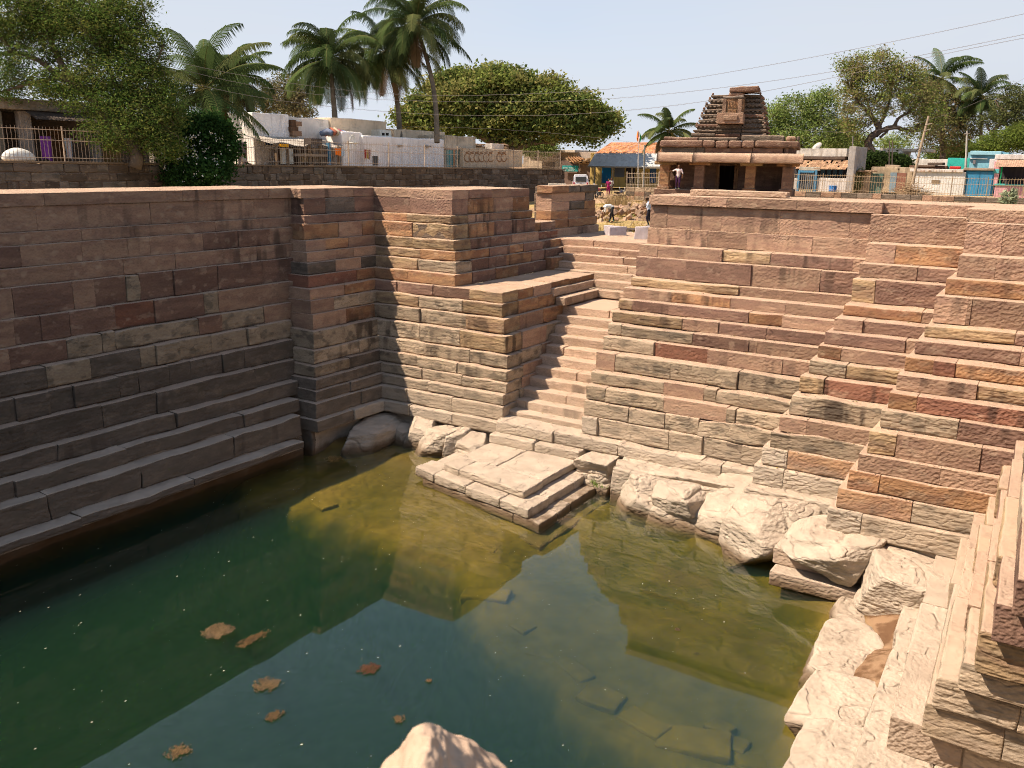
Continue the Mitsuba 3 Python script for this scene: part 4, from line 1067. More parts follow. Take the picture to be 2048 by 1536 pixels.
rb(k, 'wall', 1929.5, 1987, 338, 392, Y - .9, 3.5, (.06, .27, .45), .3); part(k, 'door', aty, Y - .95, 1933, 1957, 344, 392, .06, (.05, .22, .40)); part(k, 'door', aty, Y - .95, 1958, 1983, 344, 392, .06, (.05, .22, .40)); rb(k, 'roof', 1927, 1989, 336, 341, Y - 1.2, 4, (.30, .24, .19), .7)
k = thing('painted_shop', 'pink and teal painted shop with a rusty awning at the right edge', 'shop')
rb(k, 'wall', 1990, 2110, 312, 394, Y + 1.4, 3, (.06, .05, .06), .3); rb(k, 'roof', 1990, 2110, 309, 319, Y - .4, 5, (.60, .58, .56), .4); rb(k, 'counter', 1988, 2110, 372, 396, Y - 1, .5, (.55, .30, .34), .3); rb(k, 'counter_band', 1988, 2110, 369, 373, Y - 1.1, .6, (.08, .38, .36), .3)
rb(k, 'pillar', 1986, 1998, 322, 370, Y - .9, .5, (.60, .33, .36), .3, label='pillar banded pink and teal'); rb(k, 'pillar_band', 1985.6, 1998.4, 338, 347, Y - .95, .6, (.10, .40, .45), .2); rb(k, 'green_bars', 2000, 2003, 333, 370, Y - .8, .2, (.02, .35, .14), .2)
a, b = aty(1994, 320, Y - .5), aty(2110, 320, Y - .5); mb = MB((.42, .28, .20), .7)
for i in range(50): t0, t1 = i / 50, (i + 1) / 50; w = .025 * (i % 2); mb.add([a + (b - a) * t0 + [0, 0, w], a + (b - a) * t1 + [0, 0, .025 - w], a + (b - a) * t1 + [0, -1.7, -.55 - w], a + (b - a) * t0 + [0, -1.7, -.58 + w]], [[0, 1, 2, 3]])
mb.put('awning', 'paint', k)
k = thing('blue_house', 'bright blue and white house rising behind the blue shed', 'house')
rb(k, 'wall', 1934, 2016, 305, 345, 97, 5, (.20, .42, .54), .3); rb(k, 'parapet', 1940, 2003, 302, 310, 96.6, 5, (.28, .52, .60), .2); rb(k, 'white_wall', 1978, 2000, 318, 345, 96, .5, (.58, .56, .56), .2); part(k, 'window', aty, 96.9, 1946, 1951, 320, 328, .08, (.2, .18, .2)); part(k, 'trim', aty, 96.9, 1938, 1975, 316, 318, .1, (.6, .62, .62))
k = thing('tin_roofed_house', 'long house with pale tin roofs beyond the ruined house', 'house')
rb(k, 'wall', 1720, 1905, 322, 345, 104, 6, (.48, .44, .38), .5); rb(k, 'roof', 1715, 1800, 301, 320, 103, 7, (.52, .54, .54), .4); rb(k, 'roof', 1801, 1902, 318, 335, 101, 6, (.62, .60, .56), .4); rb(k, 'ridge', 1760, 1856, 297, 303, 104.5, 6, (.62, .55, .47), .4)
k = thing('shade_net', 'teal shade net stretched behind the white shed', 'shade net'); rb(k, 'net', 1894, 1938, 316, 346, 93, .08, (.05, .42, .36), .4, .01)
k = thing('brick_oven', 'dark brick hut with stone slabs on its roof behind the ruined house', 'hut'); rb(k, 'wall', 1818, 1893, 331, 345, 92, 3, (.17, .10, .07), .7); rb(k, 'roof_slab', 1855, 1885, 325, 330, 91.7, 2, (.13, .10, .08)); rb(k, 'roof_slab', 1830, 1870, 330, 334, 91.6, 2.4, (.16, .11, .08))
a = aty(1665, 383, RY + 2.2); k = thing('blue_drum', 'blue plastic drum standing behind the fence', 'drum'); th = np.linspace(0, 2 * math.pi, 17)[:-1]
MB((.04, .20, .50), .2).tube([a, a + [0, 0, .06], a + [0, 0, .08], a + [0, 0, .38], a + [0, 0, .46]], [.33, .36, .33, .35, .32], 14).put('body', 'paint', k, True); MB((.05, .24, .55), .2).tube([a + [0, 0, .455], a + [0, 0, .5]], [.37, .36], 14).put('rim', 'paint', k)
mb = MB((.26, .17, .10), .3); c = aty(1822, 388, RY + 1.6)
for i in range(110):
    o = rng.normal(0, 1, 3) * [.75, .3, .0]; h_ = .95 * math.exp(-o[0] ** 2 / 1.1) * rng.random(); d = rng.normal(0, 1, 3) * [.6, .3, .16]; mb.tube([c + o + [0, 0, h_] - d, c + o + [0, 0, h_] + d], [.022, .012], 4, tuple(np.array([.34, .24, .15]) * (.5 + .8 * rng.random())))
mb.put('firewood_heap', 'paint', None, label='heap of dry brushwood against the white shed', cat='firewood')

# poles and wires
def pole(label, pts, Y, r0, r1, col, cat='utility pole', base='utility_pole', arms=()):
    k = thing(base, label, cat); MB(col, .5).tube([aty(a, b, Y) for a, b in pts], np.linspace(r0, r1, len(pts)), 8).put('shaft', 'paint', k, True)
    for (a, b), (c, d) in arms: MB(GREY, .4).tube([aty(a, b, Y - .1), aty(c, d, Y - .1)], .035, 5).put('crossarm', 'paint', k)
    return k


pole('leaning wooden pole with a tangle of wire in front of the white shed', [(1825, 368), (1840, 300), (1857, 232)], RY + .8, .13, .08, (.40, .32, .24), arms=[((1848, 262), (1862, 258)), ((1850, 250), (1864, 247))])
mb = MB((.05, .05, .05)); c = aty(1841, 306, RY + .6); mb.tube([c + [.38 * math.cos(t) * (1 + .1 * math.sin(3 * t)), .02 * t, .38 * math.sin(t)] for t in np.linspace(0, 11, 40)], .02, 4); mb.put('wire_coil', 'paint', None, label='black coil of wire hanging on the leaning wooden pole', cat='wire coil')
pole('thin concrete pole behind the blue shed', [(1931, 345), (1934, 262)], 90, .10, .07, (.42, .40, .37), arms=[((1928, 268), (1940, 267))])
pole('thin dark pole at the end of the verandah house', [(1704, 320), (1706, 272)], 88, .07, .05, (.2, .19, .18)); pole('grey pole beside the flagpole left of the temple', [(1287, 374), (1289, 290)], 78.5, .09, .08, (.24, .25, .24))
for i, p in enumerate((1778, 1784)): MB((.12, .1, .09)).tube([aty(p, 345, 95), aty(p + 1, 282, 95)], .05, 5).put('roof_rod', 'paint', None, label=('left' if i == 0 else 'right') + ' one of two dark rods rising behind the ruined house', cat='rod')
k = pole('white flagpole left of the temple', [(1276, 378), (1277, 260)], 77.6, .045, .03, (.62, .6, .56), 'flagpole', 'flagpole')
MB((.6, .58, .54)).box(aty(1270, 378, 77.6) - [.1, .3, .3], aty(1283, 378, 77.6) + [.1, .3, .02]).put('plinth', 'paint', k)
v, f, u = [], [], []
a, b = aty(1277.5, 262, 77.55), aty(1277.5, 283, 77.55)
for i in range(9):
    for j in range(7):
        t = i / 8; v.append(a + (b - a) * t + [(-.22 + .44 * j / 6) * (.5 + .6 * math.sin(t * 3)), .06 * math.sin(j * 2 + t * 4), -.02 * j]); u.append([code([(.75, .22, .03), (.65, .62, .58), (.03, .25, .07)][0 if j < 3 else (1 if j < 5 else 2)]), .1])
for i in range(8):
    for j in range(6): f.append([i * 7 + j, i * 7 + j + 1, (i + 1) * 7 + j + 1, (i + 1) * 7 + j])
put('flag', np.array(v), np.array(f), 'paint', np.array(u), None, True, label='orange, white and green flag hanging limp at the top of the flagpole', cat='flag')


def wire(label, pts, r=.010, col=(.20, .19, .19)):
    pts = [at(*p) for p in pts]; P0 = np.array(pts); t = np.linspace(0, len(pts) - 1, 40); out = []
    from scipy.interpolate import CubicSpline
    q = CubicSpline(np.arange(len(pts)), P0)(t)
    MB(col, 0).tube(q, r, 4).put('power_line', 'paint', None, label=label, cat='power line')


wire('highest of the three power lines crossing the sky to the upper right', [(250, 95, 44), (480, 150, 50), (700, 181, 54), (900, 191, 56), (1170, 182, 55), (1400, 154, 51), (1700, 100, 46), (2100, 16, 40)])
wire('middle power line crossing the sky above the temple', [(250, 105, 44), (480, 166, 50), (700, 195, 54), (950, 204, 56), (1225, 197, 55), (1500, 168, 51), (1750, 128, 46), (2100, 58, 40)])
wire('lowest of the three power lines passing just above the temple tower', [(250, 118, 44), (480, 188, 50), (700, 217, 54), (900, 230, 56), (1130, 229, 55), (1400, 204, 51), (1700, 148, 46), (2100, 66, 40)])
wire('thin wire sagging low under the banyan crown towards the tiled house', [(690, 258, 70), (850, 254, 78), (1050, 262, 84), (1290, 288, 80)], .009)
wire('thin wire between the leaning pole and the verandah house', [(1560, 255, 90), (1700, 264, 88), (1856, 240, 80), (2060, 150, 70)], .009)


# ------------------------------------------------------------------ the small temple
TD = 62.0
tc = at(1449, 381, TD); tz0 = tc[2]; S = TD / F_
TA = math.atan2(tc[1], tc[0]) - math.pi / 2 - .10        # faces a little away from the viewer
TM = np.array([[math.cos(TA), -math.sin(TA), 0], [math.sin(TA), math.cos(TA), 0], [0, 0, 1]])
u4 = 1 / 131.0                         # survey drawing scale of the temple


def tm(x, y, z): return np.array([x, y, z])


k = thing('temple', 'small weathered sandstone temple with a stepped tower above a pillared porch', 'temple')


def tstone(name, x0, x1, y0, y1, z0, z1, typ='P', r=.06, amp=.03, warp=.05, seg=.4, label=None):
    tone = .1 + .35 * rng.random()
    v, f, uv = block(np.array([x0, y0, z0]), np.array([x1, y1, z1]), typ, r=r, amp=amp, warp=warp, seg=seg, tone=tone)
    return put(name, v @ TM.T + tc, f, 'stone', uv, k, True, label=label)


Xz = lambda p: (p - 925) * u4          # drawing x -> metres
Zz = lambda p: (1075 - p) * u4         # drawing y -> metres above the pillar feet
# plinth, floor, back wall
tstone('plinth', Xz(268), Xz(1520), -.12, 9, -1.6, .0, 'P'); tstone('plinth', -5.0, 4.7, -.3, 9, -2.4, -1.55, 'P')
bw = MB((.17, .10, .07))
tstone('hall_wall', Xz(405), Xz(830), 2.6, 3.1, 0, 2.1, 'P'); tstone('hall_wall', Xz(972), Xz(1500), 2.6, 3.1, 0, 2.1, 'P'); tstone('hall_wall', Xz(829), Xz(973), 2.6, 3.1, 1.72, 2.1, 'P')
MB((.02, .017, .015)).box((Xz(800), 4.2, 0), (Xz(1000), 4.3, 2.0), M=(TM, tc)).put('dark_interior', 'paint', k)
for a, b in ((812, 832), (972, 992), (796, 812), (992, 1008)): tstone('door_jamb', Xz(a), Xz(b), 2.42 if a in (812, 972) else 2.5, 2.6, 0, 1.85, 'O', r=.02, amp=.006, warp=.01)
tstone('hall_side', Xz(1440), Xz(1500), .3, 8.5, 0, 2.1, 'P'); tstone('hall_side', Xz(330), Xz(395), 3.1, 8.5, 0, 2.1, 'P')
for i, (a, b, yy) in enumerate([(315, 400, 0), (635, 725, 0), (1100, 1190, 0), (1425, 1515, 0), (268, 330, 1.9), (1430, 1500, 1.9)]):
    typ = 'OPOPPD'[i]
    tstone('pillar', Xz(a), Xz(b), yy, yy + .66, .16, 1.72, typ, r=.03, amp=.015, warp=.015, seg=.3); tstone('pillar_base', Xz(a - 18), Xz(b + 8), yy - .08, yy + .76, 0, .17, typ, r=.03, amp=.01, warp=.01)
    tstone('capital', Xz(a - 55), Xz(b + 55), yy - .05, yy + .7, 1.72, 1.98, 'Y' if i in (0, 2) else 'O', r=.07, amp=.02, warp=.02)
tstone('architrave', Xz(290), Xz(1530), -.02, .75, 1.98, 2.16, 'P', amp=.015); tstone('ceiling_slab', Xz(290), Xz(1530), .76, 9, 1.95, 2.4, 'D')
# rolled eave
for a, b in ((296, 626), (630, 1143), (1148, 1598)):
    n = 14; th = np.linspace(-.35, 1.75, n); prof = [(-1.02 + .60 * (1 - math.sin(max(t, 0))) if t > 0 else -.42 - .6 * math.cos(t) + .0, 0) for t in th]
    pr = np.array([[-.35 - .62 * math.cos(t), .58 * math.sin(t)] for t in np.linspace(-.18, 1.57, 12)]); pr = np.vstack([pr, [[.3, .58], [.3, -.02], [-.6, -.10]]])
    xs = np.linspace(Xz(a), Xz(b), 12); v = []; f = []
    for x in xs:
        for p in pr: v.append([x, p[0], 1.99 + p[1]])
    m = len(pr)
    for i in range(len(xs) - 1):
        for j in range(m): f.append([i * m + j, (i + 1) * m + j, (i + 1) * m + (j + 1) % m, i * m + (j + 1) % m])
    v = np.array(v); nv = len(v); v = np.vstack([v, [[xs[0], -.2, 2.2], [xs[-1], -.2, 2.2]]])
    f = np.array(f); f = np.vstack([f[:, [0, 1, 2]], f[:, [0, 2, 3]], [[nv, (j + 1) % m, j] for j in range(m)], [[nv + 1, (len(xs) - 1) * m + j, (len(xs) - 1) * m + (j + 1) % m] for j in range(m)]])
    v = v + (np.stack([vfbm(v * 1.3 + 4 * i, 3, i) for i in range(3)], 1) - .5) * .06
    put('eave', v @ TM.T + tc, f, 'stone', stone_uv(len(v), 'T', .3), k, True)
# entablature, parapet, top slabs
def rowb(name, px, y0, y1, zt, zb, pool, d0, d1, **kw):
    for a, b in zip(px[:-1], px[1:]): tstone(name, Xz(a) + .012, Xz(b) - .012, d0 + .04 * rng.random(), d1, Zz(zb), Zz(zt), pool[int(rng.integers(len(pool)))], **kw)


rowb('frieze_block', [322, 640, 722, 1150, 1420, 1530], 0, 1, 690, 747, 'PDP', -.18, 1.2)
rowb('parapet_block', [305, 705, 815, 935, 1055, 1165, 1552], 0, 1, 630, 690, 'PDP', -.42, 1.0, r=.12, amp=.04)
rowb('roof_slab', [335, 655, 1012], 0, 1, 600, 632, 'PD', -.2, 1.6, r=.1); rowb('roof_slab', [1040, 1418], 0, 1, 583, 632, 'D', -.1, 1.5, r=.1, amp=.06); tstone('finial_drum', Xz(1430), Xz(1518), -.1, .7, Zz(632), Zz(583), 'T', r=.2); rowb('roof_slab', [1519, 1550], 0, 1, 590, 632, 'D', 0, 1.2, r=.12)
rowb('roof_slab', [300, 700, 1100, 1540], 0, 1, 640, 690, 'PD', 1.05, 8.5)
# tower tiers: each a thick slab with a scalloped lip
ty0 = 3.6
tiers = [(515, 1228, 548, 597), (530, 1226, 512, 548)] + [(548, 1224, 462, 512), (570, 1212, 415, 462), (588, 1198, 366, 415), (604, 1190, 318, 366), (622, 1176, 270, 318), (648, 1164, 225, 270), (672, 1152, 182, 225)]
cx0 = 888
for i, (a, b, zt, zb) in enumerate(tiers):
    w = (b - a) / 2 * u4; dep = w * 2
    y0 = ty0 + (2.72 - w) * .9; y1 = y0 + dep
    h = Zz(zt) - Zz(zb)
    tstone('tower_tier', Xz(a) + .14, Xz(b) - .14, y0 + .14, y1 - .1, Zz(zb) - .01, Zz(zb) + h * .5, 'D', r=.05, amp=.03)
    n = max(3, int(round((b - a) / 210))); xs = np.linspace(Xz(a), Xz(b), n + 1)
    for p, q in zip(xs[:-1], xs[1:]):
        tstone('tier_lip', p + .01, q - .01, y0 - .05 * rng.random(), y0 + .9, Zz(zb) + h * .42, Zz(zt) - .03 + .03 * rng.random(), 'DDPD'[int(rng.integers(4))], r=.07, amp=.045, warp=.07, seg=.2)
    if i > 1:
        m_ = int((b - a) * u4 / .30)
        for j in range(m_):
            x = Xz(a) + (Xz(b) - Xz(a)) * (j + .5) / m_; tstone('tier_knob', x - .10, x + .10, y0 - .06, y0 + .14, Zz(zb) + h * .30, Zz(zb) + h * .62, 'DD'[j % 2], r=.07, amp=.03, warp=.03, seg=.2)
    for x in (Xz(a), Xz(b) - .55): tstone('tier_lip', x, x + .55, y0 + .9, y1, Zz(zb) + h * .4, Zz(zt), 'P', r=.1, amp=.05, warp=.06)
    if i > 1:
        for x in (Xz(a) + .05, Xz(b) - .2): tstone('horn', x, x + .15, y0 - .03, y0 + .22, Zz(zt) - .02, Zz(zt) + .14, 'P', r=.06, amp=.03)
tstone('tower_core', Xz(690), Xz(1130), ty0 + 1.2, ty0 + 4, Zz(600), Zz(182), 'D')
tstone('neck', Xz(850), Xz(988), ty0 + .3, ty0 + 2.5, Zz(182), Zz(170) + .02, 'T', r=.1); tstone('neck', Xz(855), Xz(985), ty0 - .1, ty0 + 2.2, Zz(208), Zz(172), 'T', r=.12)
tstone('cap_slab', Xz(856), Xz(1122), ty0 - .2, ty0 + 2.6, Zz(168), Zz(120), 'P', r=.09, amp=.06, warp=.08)
# front niche of the tower
tstone('niche_base', Xz(768), Xz(1015), ty0 - .9, ty0 + 1.6, Zz(462), Zz(362), 'T', r=.05); tstone('niche_step', Xz(830), Xz(960), ty0 - 1.0, ty0, Zz(430), Zz(388), 'T', r=.04)
tstone('niche_body', Xz(812), Xz(1003), ty0 - .6, ty0 + 1.8, Zz(364), Zz(232), 'O', r=.05); tstone('niche_crown', Xz(806), Xz(1006), ty0 - .7, ty0 + 1.6, Zz(236), Zz(208), 'D', r=.08, amp=.05)
for a, b in ((812, 846), (952, 990)): tstone('niche_pilaster', Xz(a), Xz(b), ty0 - .82, ty0 - .3, Zz(364), Zz(240), 'T', r=.04)
pr = [(-.36, 0), (.36, 0), (.36, .62)] + [(.36 * math.cos(t), .62 + .36 * math.sin(t)) for t in np.linspace(.1, math.pi - .1, 9)] + [(-.36, .62)]
import shapely
m = trimesh.creation.extrude_polygon(shapely.Polygon(pr), .10, engine='earcut'); v = np.array(m.vertices)[:, [0, 2, 1]] * [1, -1, 1]
v = v + [Xz(899), ty0 - .60, Zz(388)]; put('niche_panel', v @ TM.T + tc, np.array(m.faces)[:, ::-1], 'stone', stone_uv(len(v), 'Y', .4), k, False, label='carved arched panel of the tower niche')
for j in range(6):
    for zz in (0, 1):
        x = Xz(862) + .105 * j + .02; tstone('carved_rib', x, x + .06, ty0 - .76, ty0 - .66, Zz(384) + .5 * zz, Zz(384) + .42 + .5 * zz, 'O', r=.02, amp=.012, warp=.01, seg=.2)


# ------------------------------------------------------------------ people
import manifold3d as m3d


def person(label, base, yaw, joints, bones, skin_cols, height=1.66, hair=(.015, .012, .01), extra=None):
    """one continuous skin over tapering limbs; bones: (joint a, joint b, radius a, radius b, colour)"""
    k = thing('person', label, 'person'); s = height / 1.7; parts = []; segs = []
    J = {n: np.array(p, float) for n, p in joints.items()}
    for a, b, ra, rb_, col in bones:
        A, B = J[a], J[b]
        parts.append(m3d.Manifold.batch_hull([m3d.Manifold.sphere(ra, 14).translate(A.tolist()), m3d.Manifold.sphere(rb_, 14).translate(B.tolist())])); segs.append((A, B, ra, rb_, col))
    body = parts[0]
    for q in parts[1:]: body = body + q
    body = body.refine_to_length(.045); msh = body.to_mesh(); tm_ = trimesh.Trimesh(msh.vert_properties[:, :3], msh.tri_verts, process=True)
    trimesh.smoothing.filter_taubin(tm_, iterations=8)
    v = np.array(tm_.vertices); best = np.full(len(v), 9.0); uv = np.zeros((len(v), 2)); uv[:, 1] = .25
    for A, B, ra, rb_, col in segs:
        d = B - A; t = np.clip(((v - A) @ d) / max(d @ d, 1e-9), 0, 1); q = np.linalg.norm(v - A - t[:, None] * d, axis=1) - (ra + (rb_ - ra) * t)
        w = q < best; best[w] = q[w]; uv[w, 0] = code(col)
    M = np.array([[math.cos(yaw), -math.sin(yaw), 0], [math.sin(yaw), math.cos(yaw), 0], [0, 0, 1]])
    put('body', (v * s) @ M.T + base, np.array(tm_.faces), 'paint', uv, k, True)
    H = J['head']; hd = (H - J['neck']); hd = hd / np.linalg.norm(hd); v = np.array(trimesh.creation.icosphere(subdivisions=3).vertices); f = np.array(trimesh.creation.icosphere(subdivisions=3).faces)
    fw = J.get('face', np.array([0, 1, 0])); fw = fw / np.linalg.norm(fw)
    keep = (v[f].mean(1) @ fw < .42) & (v[f].mean(1) @ hd > -.35) | (v[f].mean(1) @ hd > .62)
    put('hair', ((v * .112 + H + hd * .015) * s) @ M.T + base, f[keep], 'paint', np.tile([code(hair), .1], (len(v), 1)), k, True)
    for sx in (-1, 1):
        side = np.cross(hd, fw) * sx * .036
        e = MB((.02, .015, .012), 0); e.mesh(trimesh.creation.icosphere(subdivisions=1, radius=.012)); e.v[0] = ((e.v[0] + H + fw * .098 + side + hd * .01) * s) @ M.T + base; e.put('eye', 'paint', k)
    if extra: extra(k, J, M, s, base)
    return k


SK = (.15, .075, .045)


def hand(n, J, tip, bones, up=(0, 0, 1)):
    """palm, four fingers and a thumb, slightly curled, at the end of the wrist joint n"""
    w = J[n]; d = np.array(tip, float); d /= np.linalg.norm(d); u = np.cross(d, up); u /= np.linalg.norm(u) + 1e-9; w_ = np.cross(u, d)
    J[n + 'p'] = w + d * .075; bones.append((n, n + 'p', .028, .034, SK))
    for i, l in enumerate((.060, .075, .070, .052)):
        o = u * (.030 - .02 * i); J[f'{n}f{i}'] = w + d * .09 + o; J[f'{n}g{i}'] = w + d * (.09 + l * .6) + o * 1.1 - w_ * .012; J[f'{n}h{i}'] = w + d * (.09 + l) + o * 1.1 - w_ * .035
        bones += [(n + 'p', f'{n}f{i}', .012, .011, SK), (f'{n}f{i}', f'{n}g{i}', .011, .0095, SK), (f'{n}g{i}', f'{n}h{i}', .0095, .008, SK)]
    J[n + 't0'] = w + d * .035 + u * .035; J[n + 't1'] = w + d * .075 + u * .058 - w_ * .015; bones += [(n, n + 't0', .016, .014, SK), (n + 't0', n + 't1', .013, .009, SK)]


def figure(shirt, legs, pose):
    """standing frame (x to the figure's right, y forward) with overrides"""
    J = dict(pel=(0, 0, .95), waist=(0, .0, 1.10), chest=(0, .01, 1.30), neck=(0, .0, 1.48), head=(0, .02, 1.60), shL=(-.18, 0, 1.40), shR=(.18, 0, 1.40), elL=(-.25, -.02, 1.13), elR=(.25, -.02, 1.13), wrL=(-.27, .08, .90), wrR=(.27, .08, .90),
             hipL=(-.09, 0, .92), hipR=(.09, 0, .92), knL=(-.10, .03, .50), knR=(.10, .03, .50), anL=(-.11, -.02, .09), anR=(.11, -.02, .09), toL=(-.13, .15, .035), toR=(.13, .15, .035))
    J.update(pose); J = {n: np.array(p, float) for n, p in J.items()}
    hd = J['head'] - J['neck']; hd /= np.linalg.norm(hd); fw = J.get('face', np.array([0, 1.0, 0])); fw = fw - hd * (fw @ hd); fw /= np.linalg.norm(fw); J['face'] = fw
    J['brow'] = J['head'] + hd * .04; J['jaw'] = J['head'] - hd * .075 + fw * .03; J['nose'] = J['head'] + fw * .105 - hd * .01; J['noset'] = J['head'] + fw * .09 + hd * .03
    sd = np.cross(hd, fw)
    b = [('pel', 'waist', .135, .125, shirt), ('waist', 'chest', .125, .14, shirt), ('chest', 'shL', .11, .075, shirt), ('chest', 'shR', .11, .075, shirt), ('chest', 'neck', .1, .058, shirt), ('neck', 'head', .052, .075, SK), ('jaw', 'brow', .062, .098, SK), ('nose', 'noset', .014, .010, SK)]
    for q in 'LR':
        b += [('sh' + q, 'el' + q, .062, .047, shirt), ('el' + q, 'wr' + q, .043, .030, SK), ('pel', 'hip' + q, .12, .105, legs), ('hip' + q, 'kn' + q, .10, .066, legs), ('kn' + q, 'an' + q, .06, .045, legs), ('an' + q, 'to' + q, .042, .03, SK)]
        J['ear' + q] = J['head'] + sd * (.092 if q == 'L' else -.092); b.append(('head', 'ear' + q, .03, .022, SK))
    return J, b


def stand(label, foot, yaw, shirt, legs, pose, tips=((0, .2, -1), (0, .2, -1)), **kw):
    J, b = figure(shirt, legs, pose); hand('wrL', J, tips[0], b, (1, 0, .01)); hand('wrR', J, tips[1], b, (-1, 0, .01))
    return person(label, foot, yaw, J, b, None, **kw)


FACE = YAW                              # yaw of one who looks the way the camera looks
c = at(1222, 441.5, 53); c[2] = ground_height(c[0], c[1])
stand('man in a white shirt and dark trousers bending over a granite block', c, FACE + math.pi / 2 + .15, (.62, .62, .64), (.03, .03, .035),
      dict(pel=(0, -.05, .90), waist=(0, .10, 1.0), chest=(0, .34, .98), neck=(0, .50, .93), head=(0, .60, .86), face=(0, .5, -.85), shL=(-.18, .42, .95), shR=(.18, .42, .95), elL=(-.2, .46, .66), elR=(.2, .48, .66), wrL=(-.1, .55, .42), wrR=(.12, .56, .42), hipL=(-.09, -.05, .88), hipR=(.09, -.05, .88), knL=(-.12, .05, .48), knR=(.12, -.12, .48), anL=(-.13, .12, .09), anR=(.13, -.22, .09), toL=(-.13, .3, .035), toR=(.14, -.06, .035)))
c = at(1297.5, 445, 51); c[2] = ground_height(c[0], c[1])
def rod(k, J, M, s, base):
    a, b = J['wrR'], J['wrL']; d = b - a
    q = MB((.3, .24, .18)); p = np.array([J['wrR'] + [0, .02, 0], J['wrR'] + [-1.5, .5, -.95]]); q.tube((p * s) @ M.T + base, .02, 5)
    kk = key_for('iron_bar'); used.pop('iron_bar', None); q.put('iron_bar', 'paint', None, label='long iron bar leaning from the hands of the man in the light blue shirt', cat='iron bar')
stand('man in light blue shirt holding a bar, half hidden by the sunlit wall', c, FACE + math.pi / 2 - .3, (.42, .50, .66), (.025, .025, .035), dict(chest=(0, .06, 1.29), neck=(0, .1, 1.46), head=(0, .16, 1.57), elL=(-.22, .14, 1.12), elR=(.22, .14, 1.12), wrL=(-.06, .36, 1.0), wrR=(.08, .40, 1.02), knL=(-.12, .12, .5), anR=(.14, -.15, .09), toR=(.14, .02, .03)), tips=((0, 1, -.2), (0, 1, -.2)), extra=rod)
c = at(1355, 381, TD - .6); c[2] = tz0 + .02
stand('man in a pale pink shirt standing in the temple porch with one arm held out', c, FACE + math.pi - .25, (.68, .55, .56), (.05, .02, .06),
      dict(elL=(-.30, .03, 1.16), wrL=(-.29, .10, .92), elR=(.42, .02, 1.30), wrR=(.64, .10, 1.27), knL=(-.10, .12, .5), anL=(-.1, .05, .09), toL=(-.1, .22, .035), anR=(.12, -.12, .09), toR=(.14, .04, .035)), tips=((0, .1, -1), (1, .25, -.05)))
c = atx(487, 329, -43.6); c[2] -= .55
def scarf(k, J, M, s, base):
    v = np.array(trimesh.creation.icosphere(subdivisions=3).vertices); f = np.array(trimesh.creation.icosphere(subdivisions=3).faces); keep = (v[f].mean(1)[:, 1] < .45)
    w = v * [.135, .145, .15] + J['head'] + [0, -.01, .0]; w[:, 2] = np.where(v[:, 2] < -.2, w[:, 2] - .16 * (-v[:, 2] - .2), w[:, 2]); put('headscarf', (w * s) @ M.T + base, f[keep], 'paint', np.tile([code((.62, .48, .34)), .2], (len(v), 1)), k, True)
stand('person with a pale headscarf sitting on the wall behind the fence', c, -math.pi / 2 + .5, (.60, .48, .38), (.5, .36, .28),
      dict(pel=(0, -.05, .50), waist=(0, -.03, .66), chest=(0, .02, .86), neck=(0, .05, 1.04), head=(0, .08, 1.16), shL=(-.18, .02, .96), shR=(.18, .02, .96), elL=(-.26, .12, .72), elR=(.26, .12, .72), wrL=(-.12, .34, .62), wrR=(.12, .34, .62), hipL=(-.1, 0, .48), hipR=(.1, 0, .48), knL=(-.14, .42, .5), knR=(.14, .42, .5), anL=(-.13, .42, .09), anR=(.13, .42, .09), toL=(-.13, .58, .035), toR=(.13, .58, .035)), tips=((.4, 1, -.2), (-.4, 1, -.2)), extra=scarf)
for lab, px, col in [('person in a magenta sari by the blue door of the tiled house', 1217, (.32, .02, .12)), ('person in a pale shirt by the blue door of the tiled house', 1222.5, (.6, .55, .52))]:
    c = at(px, 365, 88 + (px - 1217) * .2); c[2] = ground_height(c[0], c[1]); stand(lab, c, FACE + math.pi, col, col if px == 1217 else (.1, .08, .08), {})

# granite blocks the masons work on, rubble
def granite(label, px, py, dim, yaw):
    c = at(px, py, 44 if px < 1260 else 42); c[2] = ground_height(c[0], c[1])
    v, f, uv = block(-np.array(dim) / 2 * [1, 1, 0], np.array(dim) / 2 * [1, 1, 2], 'W', r=.05, amp=.04, warp=.06, seg=.25, yaw=yaw); k = put('granite_block', v + c, f, 'paint', np.tile([code((.46, .43, .44)), .6], (len(v), 1)), None, True, label=label, cat='stone block')


granite('pale granite block under the bending man', 1229, 459, (.95, .8, .55), YAW + .4); granite('rough pale granite block beside the man with the bar', 1287, 466, (.75, .7, .65), YAW - .3)
k = thing('rubble_heap', 'heap of loose brown rubble stones left of the sunlit wall beyond the landing', 'rubble heap')
for i in range(150):
    o = rng.normal(0, 1, 2) * [2.4, 1.6]; c = at(1284, 420, 58); c = np.array([c[0] + o[0], c[1] + o[1], 0]); c[2] = ground_height(c[0], c[1]) + 1.1 * math.exp(-(o[0] ** 2 / 7 + o[1] ** 2 / 3)) * (.7 + .3 * rng.random())
    d = .16 + .22 * rng.random(3); v, f = rbox(d, .04); a = rng.random() * 6; M = trimesh.transformations.euler_matrix(*(rng.random(3) * 1.2 + [0, 0, a]))[:3, :3]; v = (v - d / 2) @ M.T + (vnoise(v * 6 + i, 3)[:, None] - .5) * .05
    put('rubble_stone', v + c, f, 'paint', np.tile([code(np.array([.36, .25, .17]) * (.7 + .6 * rng.random())), .5], (len(v), 1)), k)
mb = MB((.30, .22, .14))
for i in range(160):
    c = at(1215 + 95 * rng.random(), 448 + 12 * rng.random(), 44 + 4 * rng.random()); c[2] = ground_height(c[0], c[1]); d = .05 + .10 * rng.random(3); mb.box(c - d / 2, c + d / 2, tuple(np.array([.5, .44, .40]) * (.6 + .6 * rng.random())), rot=rng.random() * 3)
